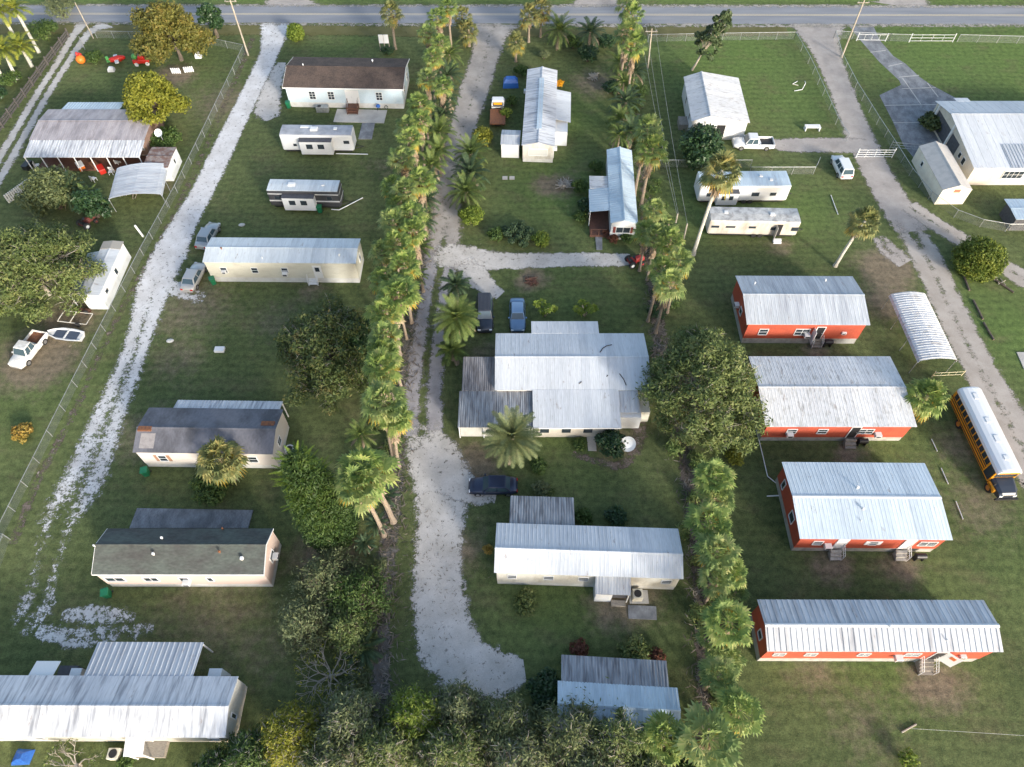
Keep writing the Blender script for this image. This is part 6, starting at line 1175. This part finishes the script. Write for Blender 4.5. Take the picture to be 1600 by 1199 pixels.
t = thing("heat_pump", "white rounded air conditioner on a pad at the right end of the grey roofed home", "air conditioner", P(454, 708)); m = MB(); m.box(-.8, .6, -.5, .5, 0, .1); m.build("pad", concl, t); m = MB(); m.tube([(.1, 0, .1), (.1, 0, .9)], .48, 14); m.build("casing", white, t); m = MB(); m.tube([(.1, 0, .901), (.1, 0, .93)], .33, 14); m.build("fan_grille", black, t)
m = MB(); m.loft([[Vector((x, y, z)) for x, y, z in q] for q in ([(-1, -.8, 0), (1, -.7, 0), (1.1, .8, 0), (-.9, .9, 0)], [(-.8, -.6, .5), (.7, -.5, .7), (.8, .6, .6), (-.7, .6, .5)], [(-.3, -.3, .8), (.3, -.2, .95), (.3, .3, .9), (-.3, .3, .8)])]); o = m.build("tarp_heap", bluetarp); o.scale = (.7, .7, .7); o.location = P(36, 1184); tag(o, "bright blue tarp covered heap in front of the bottom left home", "tarp")
def grill(label, px, py):
    t = thing("barrel_grill", label, "grill", P(px, py)); m = MB(); m.tube([(-.45, 0, .75), (.45, 0, .75)], .28, 12); m.build("barrel", black, t)
    for x in (-.35, .35): m = MB(); m.box(x - .03, x + .03, -.22, .22, 0, .55); m.build("leg", black, t)
grill("black barrel grill against the third red house", 1433, 874); grill("black barrel grill beside the farthest red house steps", 1291, 541); grill("black barrel grill right of the weathered steps at the speckled roof house", 1344, 695)
def lump(label, px, py, r, h, mat, seed, cat="debris", n=16, name="brush_pile"):
    rr = random.Random(seed); m = MB()
    for k in range(n): a_ = rr.uniform(0, 6.28); l = r * rr.uniform(.5, 1.1); c = Vector((rr.uniform(-.4, .4) * r, rr.uniform(-.4, .4) * r, rr.uniform(.06, h))); d = Vector((math.cos(a_), math.sin(a_), rr.uniform(-.1, .1))) * l * .5; m.tube([c - d, c + d], rr.uniform(.03, .07), 5)
    o = m.build(name, mat); o.location = P(px, py); tag(o, label, cat)
lump("round burnt brush pile on the lawn above the yucca clumps", 831, 441, 1.2, .25, brownwood, 3, n=40); lump("dead branch heap above the porch of the pale blue roofed home", 882, 290, 1.6, .5, greybr, 4, n=45); lump("twig heap near the low palms right of the white end on home", 927, 122, 1.3, .5, greybr, 5, n=40); lump("scrap lumber stacked under the ribbed carport", 210, 300, 2.2, .9, polewood, 6, n=40, cat="lumber", name="lumber_stack"); lump("dead palm fronds along the right palm row beside the undergrowth", 1030, 555, 1.4, .4, ptrunk, 8, n=50)
lump("dark logs lying beside the round bush on the right", 1560, 437, 1.5, .2, greybr, 9, n=6); 
for i, (p, q) in enumerate((((1505, 432), (1514, 455)), ((1520, 470), (1535, 500)), ((1536, 505), (1552, 532)), ((1545, 432), (1583, 458)))): pipe(["uppermost dark log below the round bush", "second dark log below the round bush", "lowest dark log on the grass below the round bush", "dark log along the right side track"][i], [p, q], .12, .12, "log", trunk_m)
m = MB(); m.box(-.55, .55, -.35, .35, 0, .35); o = m.build("septic_lid", trim, bevel=.05); o.location = P(344, 548); tag(o, "small white utility box on the lawn south of the cream home", "box"); 
for i, (px, py) in enumerate(((378, 352), (266, 533))): m = MB(); m.sphere((0, 0, .05), .45, 8, 4, (1, .7, .3)); o = m.build("limestone_rock", M("limestone", (.55, .54, .5), .9, (.4, .39, .36), 4)); o.location = P(px, py); tag(o, ["small pale rock on the lawn north of the cream home", "pale rock beside the shell gravel south of the sedans"][i], "rock")
for i, px in enumerate((789, 800)): slab("stepping_stone", ["left pale stepping stone on the lawn below the end on home", "right pale stepping stone on the lawn below the end on home"][i], [(px - 4, 276), (px + 4, 276), (px + 4, 281), (px - 4, 281)], concl, .06)
slab("ramp_path", "grey stepping path leading to the pale blue roofed home porch", [(929, 363), (941, 363), (941, 391), (932, 391)], conc)
slab("ground_slab", "half hidden pale slab at the right edge below the logs", [(1588, 551), (1640, 551), (1640, 585), (1600, 578)], concl)
# lawn ornaments
t = thing("inflatable_ornament", "orange and red inflatable ornament beside the light pole", "inflatable", P(129, 99)); m = MB(); m.sphere((0, 0, .65), .72, 12, 8, (1, 1, .9)); m.build("pumpkin", orangep, t, True); m = MB(); m.tube([(-.2, .1, 1.2), (-.25, .15, 1.75)], [.3, .12], 8); m.sphere((-.1, .4, 1.1), .4, 8, 6); m.build("top_figure", redp, t, True)
t = thing("inflatable_ornament", "red white and green inflatable plane on the lawn", "inflatable", P(184, 98), R(25)); m = MB(); m.loft([[Vector((x, r_ * math.cos(k * .785), .6 + r_ * math.sin(k * .785))) for k in range(8)] for x, r_ in ((-1.2, .15), (-.7, .4), (.4, .5), (1.2, .3), (1.4, .1))]); m.build("fuselage", redp, t, True); m = MB(); m.box(-.3, .3, -1.3, 1.3, .5, .68); m.build("wing", trim, t, bevel=.05); m = MB(); m.box(-1.4, -.9, -.5, .5, .6, .75); m.box(-1.4, -1.0, -.06, .06, .75, 1.3); m.build("tail", greenp, t)
t = thing("inflatable_truck", "red inflatable truck carrying green and white figures on the lawn", "inflatable", P(224, 100), R(8)); m = MB(); m.box(-1.3, 1.3, -.6, .6, .35, .95); m.box(-.3, .6, -.55, .55, .95, 1.5); m.build("truck_body", redp, t, bevel=.12)
for x in (-.8, .85):
    for sy in (-1, 1): m = MB(); m.tube([(x, sy * .5, .3), (x, sy * .7, .3)], .3, 12); m.build("wheel", trim, t)
m = MB(); m.sphere((-.9, 0, 1.25), .45); m.build("green_load", greenp, t, True); m = MB(); m.sphere((.1, .1, 1.75), .32); m.build("figure", trim, t, True)
for i, (px, py, lb) in enumerate(((276, 115, "left white picket ornament under the bronze tree"), (296, 113, "right white picket ornament under the bronze tree"))):
    t = thing("picket_ornament", lb, "ornament", P(px, py), .2 * i); m = MB(); [m.box(-.7 + k * .3, -.5 + k * .3, -.03, .03, 0, .9) for k in range(5)]; m.build("pickets", trim, t); m = MB(); m.box(-.7, .75, .031, .07, .3, .4); m.build("rail", trim, t)
for i, (px, py, lb, hh) in enumerate(((311, 90, "white covered bundle right of the bronze tree", .9), (175, 111, "white slab leaning at the island bush", .7))): m = MB(); m.loft([[Vector((x, y, z)) for x, y in ((-.5 * s, -.4 * s), (.5 * s, -.35 * s), (.45 * s, .4 * s), (-.5 * s, .35 * s))] for z, s in ((0, 1), (hh * .6, .9), (hh, .4))]); o = m.build("covered_bundle", white); o.location = P(px, py); tag(o, lb, "bundle")
# porch clutter of the top left house
rr = random.Random(5)
for i, (px, py, kind, lb) in enumerate([(60, 262, 'c', "white plastic chair at the left end of the cluttered porch"), (128, 263, 'b', "orange and white box on the cluttered porch"), (150, 262, 'b', "maroon box beside the orange one on the porch"), (186, 258, 'c', "white plastic chair near the right end of the porch"), (160, 268, 'b', "red chest in the yard before the porch"), (148, 283, 'c', "pale metal chair frame on the ground before the porch"), (175, 272, 'c', "white chair on the ground beside the red chest"), (45, 262, 'b', "black barrel box left of the porch steps")]):
    t = thing("yard_chair" if kind == 'c' else "storage_chest", lb, "chair" if kind == 'c' else "chest", P(px, py), rr.uniform(0, 3))
    if kind == 'c':
        m = MB(); m.box(-.28, .28, -.28, .28, .42, .46); m.build("seat", trim, t); m = MB(); m.box(-.28, .28, .24, .28, .461, .95); m.build("backrest", trim, t)
        for sx in (-1, 1):
            for sy in (-1, 1): m = MB(); m.box(sx * .25 - .03, sx * .25 + .03, sy * .25 - .03, sy * .25 + .03, 0, .419); m.build("leg", trim, t)
    else: mt = [orangep, rust, redp, black][(i // 2) % 4]; m = MB(); m.box(-.7, .7, -.4, .4, 0, .6); m.build("chest_body", mt, t, bevel=.03); m = MB(); m.box(-.73, .73, -.43, .43, .603, .7); m.build("lid", trim if i == 1 else mt, t, bevel=.02)
t = thing("white_fence_panel", "white picket panels at the left edge below the porch house", "fence", P(14, 318), R(62)); m = MB(); [m.box(k * .3, k * .3 + .2, -.03, .03, 0, 1.3) for k in range(15)]; m.build("pickets", trim, t); m = MB(); m.box(0, 4.4, .031, .08, .4, .5); m.box(0, 4.4, .031, .08, .95, 1.05); m.build("rails", trim, t)
m = MB(); m.loft([[Vector((x, y, z)) for x, y in ((-1.2 * s, -.8 * s), (1.2 * s, -.7 * s), (1.1 * s, .8 * s), (-1.1 * s, .8 * s))] for z, s in ((0, 1), (.8, .95), (1.3, .6))]); o = m.build("tarp_heap", bluep); o.location = P(798, 134); tag(o, "blue covered heap beside the gravel drive above the flatbed truck", "tarp")
# ------------------------------------------------------------------ fallen fronds and leaves, too many to count
def litter(name, runs, n, size, mat, seed):
    g = np.random.default_rng(seed); V = []; F = []
    for pix, hw, k in runs:
        pts = [P(*q) for q in pix]; Ls = np.array([(b - a).length for a, b in zip(pts, pts[1:])]); w = Ls / Ls.sum()
        for i in g.choice(len(Ls), k, p=w):
            a, b = pts[i], pts[i + 1]; t_ = g.random(); p = a.lerp(b, t_); d = (b - a).normalized(); q = p + Vector((d.y, -d.x, 0)) * float(g.normal() * hw); az = g.random() * 6.28; l = size * (.4 + g.random()); e = Vector((math.cos(az), math.sin(az), g.normal() * .15)) * l; s_ = Vector((-math.sin(az), math.cos(az), g.normal() * .3)) * l * .13
            q.z = .05 + .1 * g.random(); n0 = len(V); V += [q - e, q - s_, q + e, q + s_]; F.append((n0, n0 + 1, n0 + 2, n0 + 3))
    me = bpy.data.meshes.new(name); me.from_pydata(V, [], F); me.materials.append(mat); o = bpy.data.objects.new(name, me); C.objects.link(o); return stuff(o)
LIT = leafmat("fallen litter", [(.07, .055, .045), (.16, .13, .1), (.3, .26, .21)], .05)
litter("leaf_litter", [([(690, 180), (668, 340), (650, 440), (636, 560), (618, 720), (604, 900), (596, 1040), (594, 1150)], .75, 2600), ([(1015, 330), (1028, 520), (1050, 610), (1075, 730), (1090, 850), (1097, 960), (1100, 1120)], .6, 1900), ([(985, 130), (1000, 260)], .8, 300)], 0, .32, LIT, 3)
litter("fallen_leaves", [([(66, 530), (100, 505), (140, 500)], 2.2, 500), ([(690, 760), (690, 1000)], 2.6, 260), ([(1000, 560), (1120, 690)], 3.5, 600), ([(250, 100), (300, 118)], 2.0, 250), ([(690, 390), (800, 410), (960, 406)], 1.3, 220)], 0, .16, LIT, 4)

G_edge = gravelmat("sandy road shoulder", (.4, .37, .33), (.28, .26, .22), amp=1.3)
strip("road_shoulder", [(-60, 36, .6, .5), (300, 37, .55, .5), (800, 39.5, .6, .55), (1250, 40, .7, .6), (1660, 40, .6, .5)], G_edge, .020)
strip("road_shoulder", [(-60, 8, .5, .5), (400, 9, .5, .5), (900, 9.5, .6, .55), (1400, 10, .6, .6), (1660, 10.5, .5, .5)], G_edge, .021)
# shaded undergrowth at the foot of the palm rows, too tangled to count
def undergrowth(pix, hw, n, seed, mat, hmax=1.6, size=.2):
    g = np.random.default_rng(seed); cs = []; rs = []
    for a, b in zip(pix, pix[1:]):
        p, q = P(*a), P(*b); k = max(2, int((q - p).length / .9)); d = (q - p).normalized()
        for i in range(k): c = p.lerp(q, i / k) + Vector((d.y, -d.x, 0)) * float(g.normal() * hw); h = float(g.uniform(.25, hmax)); cs.append((c.x, c.y, h * .5)); rs.append(h * .7)
    return stuff(leaf_cloud("undergrowth", mat, None, cs, rs, n, size, seed, aspect=.22, shell=.2))
undergrowth([(575, 790), (596, 700), (612, 600), (622, 520), (632, 450), (645, 380), (660, 300), (672, 230), (688, 120), (698, 60)], .9, 9000, 21, L_fan_d, 1.9, .3)
undergrowth([(1105, 1140), (1108, 1000), (1100, 880), (1092, 780), (1066, 680)], .8, 5000, 22, L_fan_d, 1.5, .26)
undergrowth([(1045, 480), (1036, 420), (1022, 350), (1006, 280), (992, 200), (985, 120), (985, 70)], .9, 5000, 23, L_mid, 1.7, .24)
undergrowth([(430, 1190), (560, 1165), (700, 1150), (850, 1170), (1000, 1185), (1080, 1180)], 1.6, 14000, 24, L_grey, 2.6, .2)
undergrowth([(585, 870), (575, 950), (560, 1040), (540, 1100)], 1.4, 6000, 25, L_grey, 2.2, .18)

feather_palm("feather_palm", "dark drooping feather palm left of the ribbed carport front", "palm", base(108, 300, 2.6), 2.6, 2.7, 91, 26, L_feather_d, lw=.5)
feather_palm("feather_palm", "dark feather palm with yellow tips beside the rusty lawn tractor", "palm", base(140, 312, 2.0), 2.0, 2.2, 92, 24, L_feather, lw=.45)
